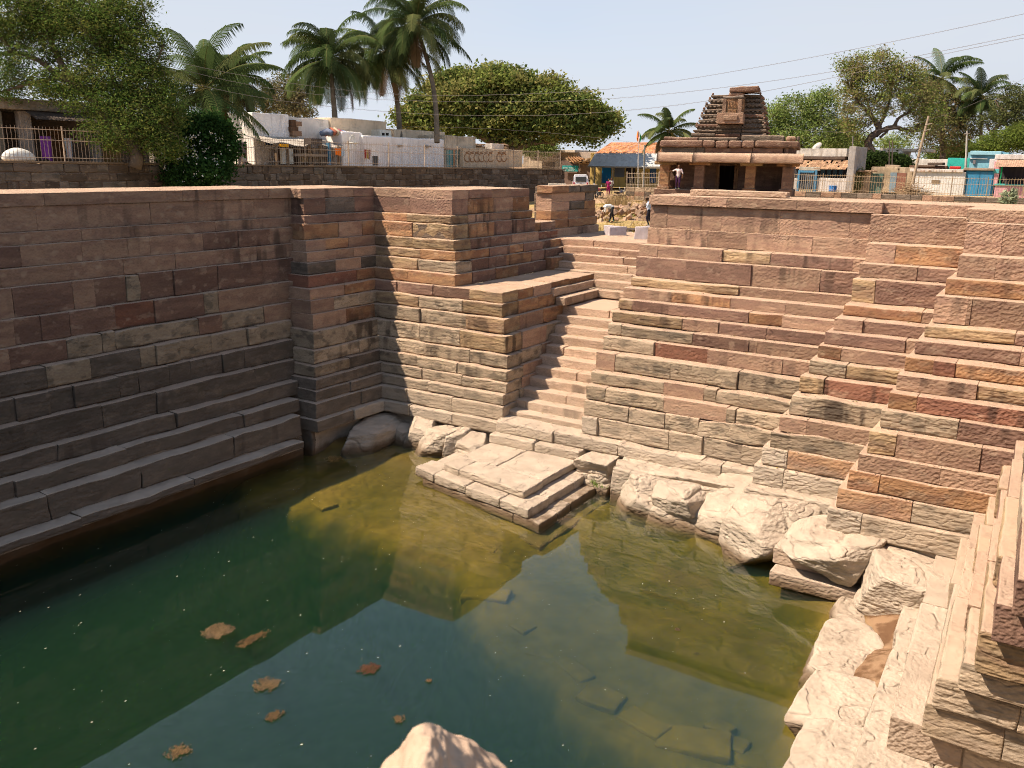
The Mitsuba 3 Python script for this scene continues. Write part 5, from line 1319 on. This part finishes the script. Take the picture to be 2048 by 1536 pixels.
mb.put('stone_chips', 'paint', None, kind='stuff', label='pale stone chips scattered round the granite blocks', cat='stone chips')
a, b = at(1244, 446, 47), at(1282, 446, 46.5); MB((.10, .085, .075)).tube([np.array([a[0], a[1], ground_height(a[0], a[1]) + .12]), np.array([b[0], b[1], ground_height(b[0], b[1]) + .12])], .10, 8).put('iron_pipe', 'paint', None, label='dark iron pipe lying between the two granite blocks', cat='pipe')
a, b = at(1236, 405, 60), at(1290, 420, 56); MB((.14, .32, .08)).tube([np.array([a[0], a[1], ground_height(a[0], a[1]) + .5]), np.array([(a[0] + b[0]) / 2, (a[1] + b[1]) / 2, ground_height(a[0], a[1]) + .25]), np.array([b[0], b[1], ground_height(b[0], b[1]) + .2])], .03, 5).put('hose', 'paint', None, label='thin green hose across the grass behind the masons', cat='hose')
a = at(1116, 369, 66); MB((.62, .57, .48), .3).box(a + [-.75, -.3, -.3], a + [.6, .3, .06], rot=YAW, bev=.03).put('concrete_block', 'paint', None, label='cream concrete block showing above the stained pier', cat='concrete block')

# van, seen from behind
c = at(1161, 380, 92); c[2] = ground_height(c[0], c[1]); VM = (lambda a: np.array([[math.cos(a), -math.sin(a), 0], [math.sin(a), math.cos(a), 0], [0, 0, 1]]))(YAW - .06)
k = thing('van', 'white van parked with its back to the viewer beyond the stained pier', 'van'); VW = (.62, .63, .65)
m = trimesh.creation.extrude_polygon(shapely.Polygon([(-.80, .30), (.80, .30), (.84, .75), (.82, 1.05), (.70, 1.70), (.60, 1.80), (-.60, 1.80), (-.70, 1.70), (-.82, 1.05), (-.84, .75)]), 3.9, engine='earcut'); v = np.array(m.vertices)[:, [0, 2, 1]]; v[:, 1] += np.where((v[:, 1] < .1) & (v[:, 2] > 1.1), .18, 0)
MB(VW, .15).add(v, np.array(m.faces)[:, ::-1], M=None).put('tmp', 'gloss', None) if False else put('body', v @ VM.T + c, np.array(m.faces)[:, ::-1], 'gloss', np.tile([code(VW), .12], (len(v), 1)), k)
def vb(name, lo, hi, col, bsdf='paint', bev=.02): MB(col, .1).box(lo, hi, M=(VM, c), bev=bev).put(name, bsdf, k)
vb('rear_window', (-.56, -.03, 1.08), (.56, .22, 1.58), (.04, .05, .06), 'gloss'); vb('bumper', (-.80, -.10, .32), (.80, .1, .52), (.5, .5, .5))
for sx in (-1, 1):
    vb('tail_light', (sx * .70 - .07, -.04, .70), (sx * .70 + .07, .1, 1.02), (.45, .03, .03), 'gloss'); vb('side_window', (sx * .77 - .04, .5, 1.1), (sx * .77 + .02, 2.9, 1.55), (.04, .05, .06), 'gloss'); vb('mirror', (sx * .98 - .08, 2.9, 1.05), (sx * .98 + .08, 3.0, 1.22), (.03, .03, .03))
    for yy in (.75, 3.1):
        w = k and MB((.03, .03, .03)); a_ = np.array([sx * .70 - .1, yy, .30]); w.tube([a_, a_ + [.04, 0, 0], a_ + [.16, 0, 0], a_ + [.2, 0, 0]], [.24, .30, .30, .24], 16, M=(VM, c)); w.put('wheel', 'paint', k)
vb('number_plate', (-.25, -.12, .58), (.25, -.02, .70), (.62, .6, .5)); vb('door_handle', (-.1, -.05, .92), (.1, .02, .98), (.3, .3, .3))


def motorbike(label, px, d, yaw, col):
    c = at(px, 378, d); c[2] = ground_height(c[0], c[1]); M = (np.array([[math.cos(yaw), -math.sin(yaw), 0], [math.sin(yaw), math.cos(yaw), 0], [0, 0, 1]]), c); k = thing('motorbike', label, 'motorbike', None)
    for y in (-.62, .62):
        th = np.linspace(0, 2 * math.pi, 19); MB((.03, .03, .03)).tube([np.array([0, y + .27 * math.cos(t), .30 + .27 * math.sin(t)]) for t in th], .045, 6, M=M).put('wheel', 'paint', k)
    MB(col, .1).tube([(0, -.1, .78), (0, .2, .86), (0, .42, .78)], [.10, .16, .10], 8, M=M).put('tank', 'gloss', k); MB((.04, .035, .035)).tube([(0, -.75, .82), (0, -.35, .78), (0, -.05, .76)], [.07, .12, .1], 8, M=M).put('seat', 'paint', k)
    MB((.10, .10, .10)).box((-.14, -.2, .28), (.14, .25, .62), M=M, bev=.04).put('engine', 'paint', k); MB((.3, .3, .3)).tube([(0, .62, .3), (0, .45, .85), (0, .40, 1.02)], .035, 5, M=M).put('fork', 'paint', k); MB((.2, .2, .2)).tube([(-.34, .3, 1.06), (0, .42, 1.02), (.34, .3, 1.06)], .018, 5, M=M).put('handlebar', 'paint', k)
    MB((.6, .6, .55)).tube([(0, .5, .9), (0, .6, .9)], [.10, .08], 8, M=M).put('headlight', 'gloss', k)
    for s in (-1, 1): MB((.5, .55, .6)).tube([(.28 * s, .3, 1.06), (.34 * s, .26, 1.22), (.34 * s, .27, 1.30)], [.01, .05, .03], 6, M=M).put('mirror', 'gloss', k)


motorbike('black motorbike parked just right of the van', 1186, 86, YAW + .6, (.05, .05, .06)); motorbike('dark red motorbike in front of the yellow shop wall', 1199, 85, YAW + 2.6, (.25, .03, .03)); motorbike('dark motorbike beside the pale fence', 1240, 82, YAW - .9, (.06, .06, .08))


# ------------------------------------------------------------------ trees
def leaves(centres, per, spread, size, cols, flat=.0, aspect=.45):
    """many small faces in clumps; returns one mesh"""
    n = len(centres) * per
    c = np.repeat(np.asarray(centres), per, 0); g = rng.normal(0, 1, (n, 3)) * np.asarray(spread); p = c + g
    a = rng.normal(0, 1, (n, 3)); a[:, 2] *= (1 - flat); a /= np.linalg.norm(a, axis=1, keepdims=True); b = np.cross(a, rng.normal(0, 1, (n, 3))); b /= np.linalg.norm(b, axis=1, keepdims=True)
    s = size * (.6 + .8 * rng.random((n, 1))); a, b = a * s, b * s * aspect
    v = np.stack([p - a, p + b, p + a, p - b], 1).reshape(-1, 3); i = np.arange(n)[:, None] * 4; f = np.vstack([i + [0, 1, 2], i + [0, 2, 3]])
    ck = rng.integers(0, len(cols), len(centres)); cc = np.repeat(np.array([code(q) for q in cols])[ck], per); mixr = rng.random(n) < .25; cc[mixr] = np.array([code(q) for q in cols])[rng.integers(0, len(cols), mixr.sum())]
    uv = np.repeat(np.stack([cc, rng.random(n)], 1), 4, 0)
    return v, f, uv


def in_clumps(clumps, depth, n, thick=.8, shell=.5):
    """points in the ellipsoids (px, py, rx, ry[, depth offset]) surveyed at the tree's distance"""
    out = []; area = np.array([c[2] * c[3] for c in clumps], float); num = np.maximum(2, (n * area / area.sum()).astype(int)); s = depth / F_
    for c, m in zip(clumps, num):
        o = at(c[0], c[1], depth + (c[4] if len(c) > 4 else 0)); d = rng.normal(0, 1, (m, 3)); d /= np.linalg.norm(d, axis=1, keepdims=True); r = rng.random((m, 1)) ** (1 / 3 * (1 - shell))
        d = d * r; rx, ry = c[2] * s, c[3] * s
        out.append(o + d[:, :1] * rx * RIGHT + d[:, 1:2] * ry * np.array([0, 0, 1]) + d[:, 2:] * rx * thick * np.array([FWD[0], FWD[1], 0]))
    return np.vstack(out)


def tree(base, label, depth, trunk, limbs, clumps, n, per, spread, size, cols, r0=.3, bark=(.16, .12, .09), cat='tree', aspect=.45, shell=.5, thick=.8, twigs=0, group=None):
    k = thing(base, label, cat, group); mb = MB(bark, .6)
    def limb(mb, pts, ra, rb_):
        q = np.array([at(p[0], p[1], depth + (p[2] if len(p) > 2 else 0)) for p in pts])
        from scipy.interpolate import CubicSpline
        if len(q) > 2: q = CubicSpline(np.arange(len(q)), q)(np.linspace(0, len(q) - 1, 4 * len(q)))
        q = q + (rng.random(q.shape) - .5) * ra * .35
        mb.tube(q, np.linspace(ra, rb_, len(q)) * (1 + .12 * (rng.random(len(q)) - .5)), 8)
    limb(mb, trunk, r0, r0 * .62); mb.put('trunk', 'paint', k, True)
    for L in limbs:
        mb = MB(bark, .5); limb(mb, L[1:], r0 * L[0], r0 * L[0] * .35); mb.put('limb', 'paint', k, True)
    c = in_clumps(clumps, depth, n, thick, shell)
    if twigs:
        mb = MB(bark, .4); ends = [at(p[0], p[1], depth) for L in limbs for p in L[2:]]
        for q in c[rng.permutation(len(c))[:twigs]]:
            e = min(ends, key=lambda w: np.linalg.norm(w - q)); m_ = (q + e) / 2 + rng.normal(0, .15, 3); mb.tube([e, m_, q], [.035, .02, .008], 4)
        mb.put('twigs', 'paint', k, kind='stuff')
    v, f, uv = leaves(c, per, spread, size, cols, .3, aspect); put('crown', v, f, 'leaf', uv, k)
    return k


AC = [(.085, .145, .03), (.12, .18, .042), (.07, .118, .03), (.17, .20, .052), (.12, .13, .05)]
tree('acacia_tree', 'large feathery acacia tree overhanging the dark porch at the left edge', 45, [(268, 335), (258, 285), (205, 225), (190, 195)], [(.62, (195, 205), (130, 140), (95, 70), (60, 15)), (.5, (195, 200), (90, 130), (30, 105), (-40, 125)), (.45, (200, 205), (140, 160), (70, 165), (-20, 190)), (.5, (245, 265), (240, 200), (212, 110), (205, 20)), (.35, (225, 245), (290, 190), (310, 140), (330, 90)), (.3, (215, 120), (260, 70), (290, 40)), (.3, (250, 260), (300, 250), (330, 260))],
     [(20, 30, 70, 55), (95, 20, 60, 40), (165, 70, 75, 50), (60, 110, 60, 22), (10, 150, 45, 25), (235, 60, 55, 60), (285, 95, 45, 50), (140, 165, 75, 28), (225, 150, 70, 45), (290, 165, 50, 45), (200, 205, 70, 28), (280, 225, 70, 40), (250, 265, 75, 38), (320, 250, 35, 45), (330, 205, 30, 40), (150, 35, 60, 45), (45, 65, 60, 30), (330, 290, 30, 30), (110, 185, 40, 18), (250, 10, 50, 30), (15, 185, 30, 14)],
     2900, 34, (.34, .34, .17), .088, AC, .34, aspect=.3, twigs=420)
tree('flowering_bush', 'dark green bush with small white flowers spilling over the rubble wall', 48.5, [(398, 372), (400, 320), (405, 280)], [(.6, (400, 330), (370, 290), (345, 265)), (.6, (402, 310), (430, 270), (445, 250))], [(395, 275, 60, 40), (425, 300, 42, 42), (370, 310, 42, 45), (400, 345, 58, 26, -1.2), (440, 265, 28, 35), (350, 285, 25, 35), (385, 365, 40, 14, -1.4), (352, 335, 20, 22, -.6), (448, 300, 24, 20), (370, 262, 22, 16), (415, 255, 26, 12)], 700, 52, (.3, .3, .26), .085, [(.035, .085, .02), (.05, .11, .03), (.03, .07, .02)], .12, cat='bush', aspect=.6)
c = in_clumps([(385, 335, 58, 34, -2.4), (410, 300, 50, 35, -2.2), (370, 300, 40, 30, -2.2)], 48.5, 150); v, f, uv = leaves(c, 2, .05, .042, [(.75, .75, .72), (.65, .66, .62)], 0, .8); put('flowers', v, f, 'leaf', uv, 'flowering_bush', kind='stuff')
BA = [(.13, .18, .05), (.18, .23, .06), (.24, .26, .08), (.10, .14, .04), (.27, .25, .09)]
tree('banyan_tree', 'broad dense banyan tree rising behind the tan houses in the middle', 98, [(985, 320), (990, 290), (985, 268)], [(.7, (990, 285), (940, 262), (880, 240)), (.7, (988, 280), (1020, 240), (1050, 200)), (.6, (1000, 300), (1060, 270), (1130, 262)), (.5, (990, 270), (960, 215), (930, 170)), (.5, (1020, 300), (1075, 285), (1110, 290)), (.4, (1010, 250), (1110, 220), (1180, 235))],
     [(915, 195, 66, 48), (995, 172, 72, 33), (1085, 197, 64, 38), (1150, 224, 52, 32), (855, 220, 40, 28), (960, 240, 62, 26), (1060, 245, 62, 20), (1195, 246, 30, 22), (828, 238, 24, 18), (1130, 255, 48, 20), (982, 152, 34, 13), (1185, 273, 26, 11), (880, 255, 46, 13), (1030, 218, 70, 34), (800, 235, 14, 14), (1215, 235, 12, 11), (1010, 283, 50, 9), (1040, 160, 22, 12), (905, 155, 20, 10)], 430, 190, (.72, .72, .42), .19, BA, .75, aspect=.6, shell=.75, thick=.9, twigs=200)
tree('sparse_tree', 'sparse grey-brown tree between the palms on the left', 88, [(565, 250), (568, 215), (570, 190)], [(.6, (568, 215), (545, 190), (530, 175)), (.6, (569, 205), (595, 185), (605, 170))], [(560, 195, 45, 30), (600, 205, 30, 28), (525, 205, 25, 22), (575, 170, 30, 20), (590, 225, 40, 14)], 420, 22, (.45, .45, .3), .13, [(.17, .155, .08), (.21, .18, .10), (.12, .13, .06)], .2, twigs=200)
LG = [(.18, .26, .07), (.23, .31, .09), (.14, .21, .06), (.26, .29, .12)]
tree('green_tree', 'bright green leafy tree right behind the temple', 98, [(1600, 325), (1600, 290), (1595, 260)], [(.6, (1600, 285), (1570, 250), (1550, 230)), (.6, (1600, 275), (1630, 240), (1645, 215))], [(1545, 240, 38, 30), (1590, 225, 40, 32), (1640, 215, 40, 32), (1570, 270, 50, 25), (1640, 260, 50, 30), (1680, 270, 25, 30), (1610, 285, 60, 18), (1530, 270, 20, 30), (1645, 190, 18, 12)], 900, 30, (.45, .45, .32), .13, LG, .35, twigs=150)
RT = [(.19, .24, .06), (.24, .28, .08), (.15, .18, .05), (.28, .24, .11), (.22, .19, .09)]
tree('roadside_tree', 'tall tree with a thick forked trunk standing behind the ruined house', 91, [(1750, 345), (1748, 310), (1735, 285), (1748, 270), (1757, 255)], [(.62, (1757, 258), (1748, 238), (1740, 225), (1735, 200)), (.6, (1752, 270), (1790, 255), (1820, 262), (1835, 250)), (.5, (1755, 255), (1775, 215), (1785, 170)), (.4, (1790, 256), (1800, 235), (1822, 222), (1838, 205)), (.4, (1745, 235), (1715, 200), (1700, 180)), (.3, (1760, 275), (1775, 262), (1790, 245))],
     [(1740, 130, 38, 28), (1705, 150, 26, 24), (1775, 125, 30, 25), (1800, 160, 40, 30), (1745, 175, 50, 35), (1700, 195, 30, 25), (1830, 145, 25, 20), (1720, 230, 38, 25), (1840, 200, 35, 35), (1790, 205, 45, 25), (1860, 235, 30, 25), (1705, 250, 22, 14), (1690, 130, 14, 16), (1835, 262, 35, 12), (1720, 270, 14, 14)], 900, 28, (.42, .42, .28), .12, RT, .48, bark=(.11, .085, .065), twigs=260)
tree('dry_tree', 'dry rust-tinged tree in front of the right-hand palms', 101, [(1885, 330), (1884, 290), (1880, 250)], [(.5, (1882, 270), (1860, 235), (1850, 210)), (.5, (1881, 255), (1905, 220), (1915, 200))], [(1870, 215, 40, 35), (1910, 215, 35, 35), (1885, 255, 55, 25), (1930, 255, 35, 25), (1855, 180, 20, 18), (1890, 285, 50, 18)], 560, 26, (.45, .45, .3), .13, [(.16, .14, .06), (.20, .15, .08), (.12, .13, .045), (.10, .12, .04)], .3, twigs=200)
tree('edge_tree', 'open-crowned tree cut off by the right edge', 97, [(2012, 325), (2000, 285), (1985, 268), (2010, 240)], [(.6, (2005, 250), (2030, 215), (2045, 190)), (.6, (2000, 280), (1980, 262), (1975, 250)), (.5, (2012, 240), (1998, 215), (1990, 200))], [(2035, 195, 35, 22), (2015, 225, 30, 20), (2055, 225, 35, 28), (1985, 240, 25, 18), (2045, 255, 30, 18)], 420, 26, (.42, .42, .28), .12, [(.10, .12, .045), (.13, .15, .055), (.085, .10, .04)], .3, twigs=160)
tree('low_tree', 'low spreading green tree above the painted shop', 92, [(2005, 330), (2015, 300), (2030, 280)], [(.6, (2012, 305), (1985, 290), (1960, 292))], [(2010, 280, 45, 16), (2045, 270, 30, 22), (1965, 292, 28, 12), (1990, 300, 30, 10), (2060, 290, 30, 15)], 430, 30, (.4, .4, .22), .12, [(.13, .18, .035), (.17, .21, .05), (.10, .14, .03)], .25)
tree('dark_hedge', 'dark green hedge under the roadside tree', 89.5, [(1755, 345), (1755, 325), (1755, 318)], [], [(1725, 322, 25, 16), (1760, 322, 35, 15), (1795, 325, 25, 12), (1715, 335, 15, 12)], 420, 30, (.3, .3, .2), .12, [(.03, .05, .015), (.045, .07, .02)], .15, cat='hedge', aspect=.7)
tree('small_tree', 'small bright tree showing under the banyan by the stone building', 118, [(1072, 320), (1072, 305), (1072, 300)], [], [(1060, 297, 26, 12), (1090, 295, 26, 14), (1075, 288, 22, 10)], 260, 30, (.4, .4, .3), .15, LG, .2)
tree('far_tree', 'pale tree beyond the tin-roofed house', 122, [(1690, 325), (1690, 300), (1690, 285)], [], [(1690, 285, 30, 18), (1720, 290, 25, 14), (1790, 285, 30, 10), (1655, 290, 25, 14)], 380, 26, (.6, .6, .4), .15, LG, .2)
tree('far_tree', 'green growth behind the shade net and the brick hut', 112, [(1925, 325), (1925, 310), (1925, 300)], [], [(1915, 300, 35, 16), (1880, 310, 28, 12), (1950, 305, 25, 14), (1985, 300, 18, 12)], 330, 28, (.5, .5, .35), .15, [(.09, .14, .035), (.12, .17, .05)], .2)
tree('creeper', 'pale dusty creeper on the fence in front of the ruined house', 79.5, [(1712, 384), (1715, 362), (1718, 348)], [], [(1712, 362, 10, 18), (1722, 348, 8, 10), (1708, 376, 8, 10)], 130, 20, (.16, .16, .16), .07, [(.25, .27, .12), (.32, .28, .15), (.16, .19, .07)], .05, cat='creeper')
for lab, px, d, dep in [('taller young milkweed plant in the dry grass at the right edge', 2026, 412, 44), ('shorter young milkweed plant in the dry grass, left of its taller neighbour', 2008, 412, 43.5)]:
    h = 26 if px > 2020 else 22
    tree('milkweed', lab, dep, [(px, d + 6), (px + 1, d - h * .5), (px, d - h)], [], [(px, d - h * .5, 7, h * .5), (px + 1, d - h, 6, 7)], 26, 7, (.06, .06, .06), .10, [(.22, .27, .17), (.30, .34, .22)], .025, cat='plant', aspect=.7)
mb = MB((.30, .20, .10)); 
for i in range(900):
    c = at(1218 + 38 * rng.random(), 402 + 6 * rng.random(), 62 + 6 * rng.random()); c[2] = ground_height(c[0], c[1]); l = .4 + 1.1 * rng.random(); d = rng.normal(0, .4, 2); s_ = np.array([.02, 0, 0]); mb.add(np.array([c - s_, c + s_, c + [d[0] * l, d[1] * l, l]]), [[0, 1, 2]], tuple(np.array([.34, .24, .12]) * (.5 + .8 * rng.random())))
mb.put('dry_brush', 'leaf', None, kind='stuff', label='dry brown brush growing on the bank beyond the pier', cat='brush')
v, u, n = [], [], 0
for i in range(22000):
    x, y = -34 + 44 * rng.random(), 42 + 36 * rng.random()
    v.append((x, y, rng.random()))
v = np.array(v); g = vfbm(np.stack([v[:, 0] * .22 + 30, v[:, 1] * .22, 0 * v[:, 0]], 1), 4, 1); v = v[g > .46]; z = ground_height(v[:, 0], v[:, 1]); l = .10 + .22 * v[:, 2]; a = rng.random(len(v)) * 6.28; ca, sa = np.cos(a) * .025, np.sin(a) * .025
b0 = np.stack([v[:, 0] - ca, v[:, 1] - sa, z - .02], 1); b1 = np.stack([v[:, 0] + ca, v[:, 1] + sa, z - .02], 1); tp = np.stack([v[:, 0] + rng.normal(0, .08, len(v)), v[:, 1] + rng.normal(0, .08, len(v)), z + l], 1)
w = np.stack([b0, b1, tp], 1).reshape(-1, 3); put('dry_grass', w, np.arange(len(w)).reshape(-1, 3), 'leaf', np.repeat(np.stack([np.where(v[:, 2] > .3, code((.42, .31, .11)), code((.30, .26, .10))), rng.random(len(v))], 1), 3, 0), None, kind='stuff', label='dry yellow grass on the ground before the temple', cat='grass')


def palm(label, base, top, depth, n, L, droop=1.0, dead=2, lean=0, seed=0, trunk_r=.17):
    k = thing('coconut_palm', label, 'palm tree'); a, b = at(*base, depth), at(*top, depth); q = np.array([a + (b - a) * t + RIGHT * lean * math.sin(t * math.pi) for t in np.linspace(0, 1, 14)])
    MB((.20, .165, .135), .7).tube(q, np.linspace(trunk_r * 1.35, trunk_r * .8, 14) * (1 + .05 * (np.arange(14) % 2)), 9).put('trunk', 'paint', k, True)
    gen = np.random.default_rng(seed)
    for i in range(n):
        az = i * 2.39996 + gen.normal(0, .4); kd = .65 + .9 * gen.random(); t = (i + .5) / n; el = math.radians(84 - 125 * t ** .85) + gen.normal(0, .08); l = L * (.85 + .25 * gen.random()) * (1 - .15 * (t > .8)); hx = np.array([math.cos(az), math.sin(az), 0]); side = np.array([-math.sin(az), math.cos(az), 0])
        m = 15; pts = [b.copy()]; e = el
        for j in range(m): pts.append(pts[-1] + (hx * math.cos(e) + np.array([0, 0, math.sin(e)])) * l / m); e = max(e - kd * droop * (.035 + .12 * (j / m)) * (1.1 - .3 * (el < 0)), -1.5)
        pts = np.array(pts); dead_ = i >= n - dead; col = (.13, .095, .05) if dead_ else [(.06, .09, .032), (.085, .12, .042), (.05, .075, .028), (.125, .14, .055)][int(gen.integers(4))]
        mb = MB(col, .5); mb.tube(pts, np.linspace(.035, .008, len(pts)), 4, col=(.26, .24, .10) if not dead_ else col)
        nl = 42; tt = np.linspace(.12, .99, nl); vv, ff = [], []
        for s in (-1, 1):
            for w in tt:
                x = w * m; j = min(int(x), m - 1); p = pts[j] + (pts[j + 1] - pts[j]) * (x - j); d = pts[j + 1] - pts[j]; d /= np.linalg.norm(d)
                ll = .95 * math.sin(math.pi * (.18 + .78 * w)) ** .7 * (L / 4) * (.85 + .3 * gen.random()); o = side * s * .80 + d * .62; up_ = np.cross(side, d) * s; nrm = np.cross(d, side)
                t1 = p + o * ll * .55 + np.array([0, 0, -.10]) * ll; t2 = p + o * ll * .88 + np.array([0, 0, -.55 - .25 * gen.random()]) * ll; wd = d * .044
                c_ = len(vv); vv += [p - wd, p + wd, t1 + wd * .9, t1 - wd * .9, t2]; ff += [[c_, c_ + 1, c_ + 2], [c_, c_ + 2, c_ + 3], [c_ + 3, c_ + 2, c_ + 4]]
        mb.add(np.array(vv), ff); mb.put('frond', 'leaf', k)
    for i in range(7):
        o = gen.normal(0, 1, 3); o /= np.linalg.norm(o); o[2] = -abs(o[2]) * .6 - .25; c_ = b + o * .42; v = np.array(trimesh.creation.icosphere(subdivisions=2).vertices) * [.13, .13, .17]
        put('coconut', v + c_, np.array(trimesh.creation.icosphere(subdivisions=2).faces), 'paint', np.tile([code((.26, .22, .07)), .3], (len(v), 1)), k, True)


palm('near coconut palm with upright fronds behind the flowering bush', (412, 265), (408, 178), 54, 30, 4.9, .7, 1, seed=1, trunk_r=.2)
palm('coconut palm leaning out to the right of the near palm', (448, 270), (462, 158), 62, 30, 3.9, 1.1, 2, seed=2)
palm('round-headed coconut palm behind the bare tan part of the white house', (672, 262), (660, 118), 68, 46, 4.9, 1.2, 1, seed=3)
palm('coconut palm with the lower crown of the tall pair', (800, 275), (770, 105), 73, 36, 5.0, 1.25, 2, lean=.3, seed=4)
palm('tallest coconut palm, its trunk leaning across the banyan', (874, 285), (832, 52), 70, 40, 5.0, 1.15, 1, lean=.5, seed=5)
palm('short palm between the flagpole and the temple tower', (1342, 315), (1338, 262), 88, 22, 3.6, .85, 2, seed=6)
palm('coconut palm rising above the dry tree on the right', (1888, 330), (1884, 158), 104, 28, 5.0, .95, 1, seed=7)
palm('coconut palm nearest the right edge', (1962, 330), (1962, 195), 100, 30, 4.5, 1.0, 1, seed=8)
palm('small palm top showing above the bright green tree', (1562, 300), (1562, 225), 116, 12, 2.2, .7, 0, seed=9)
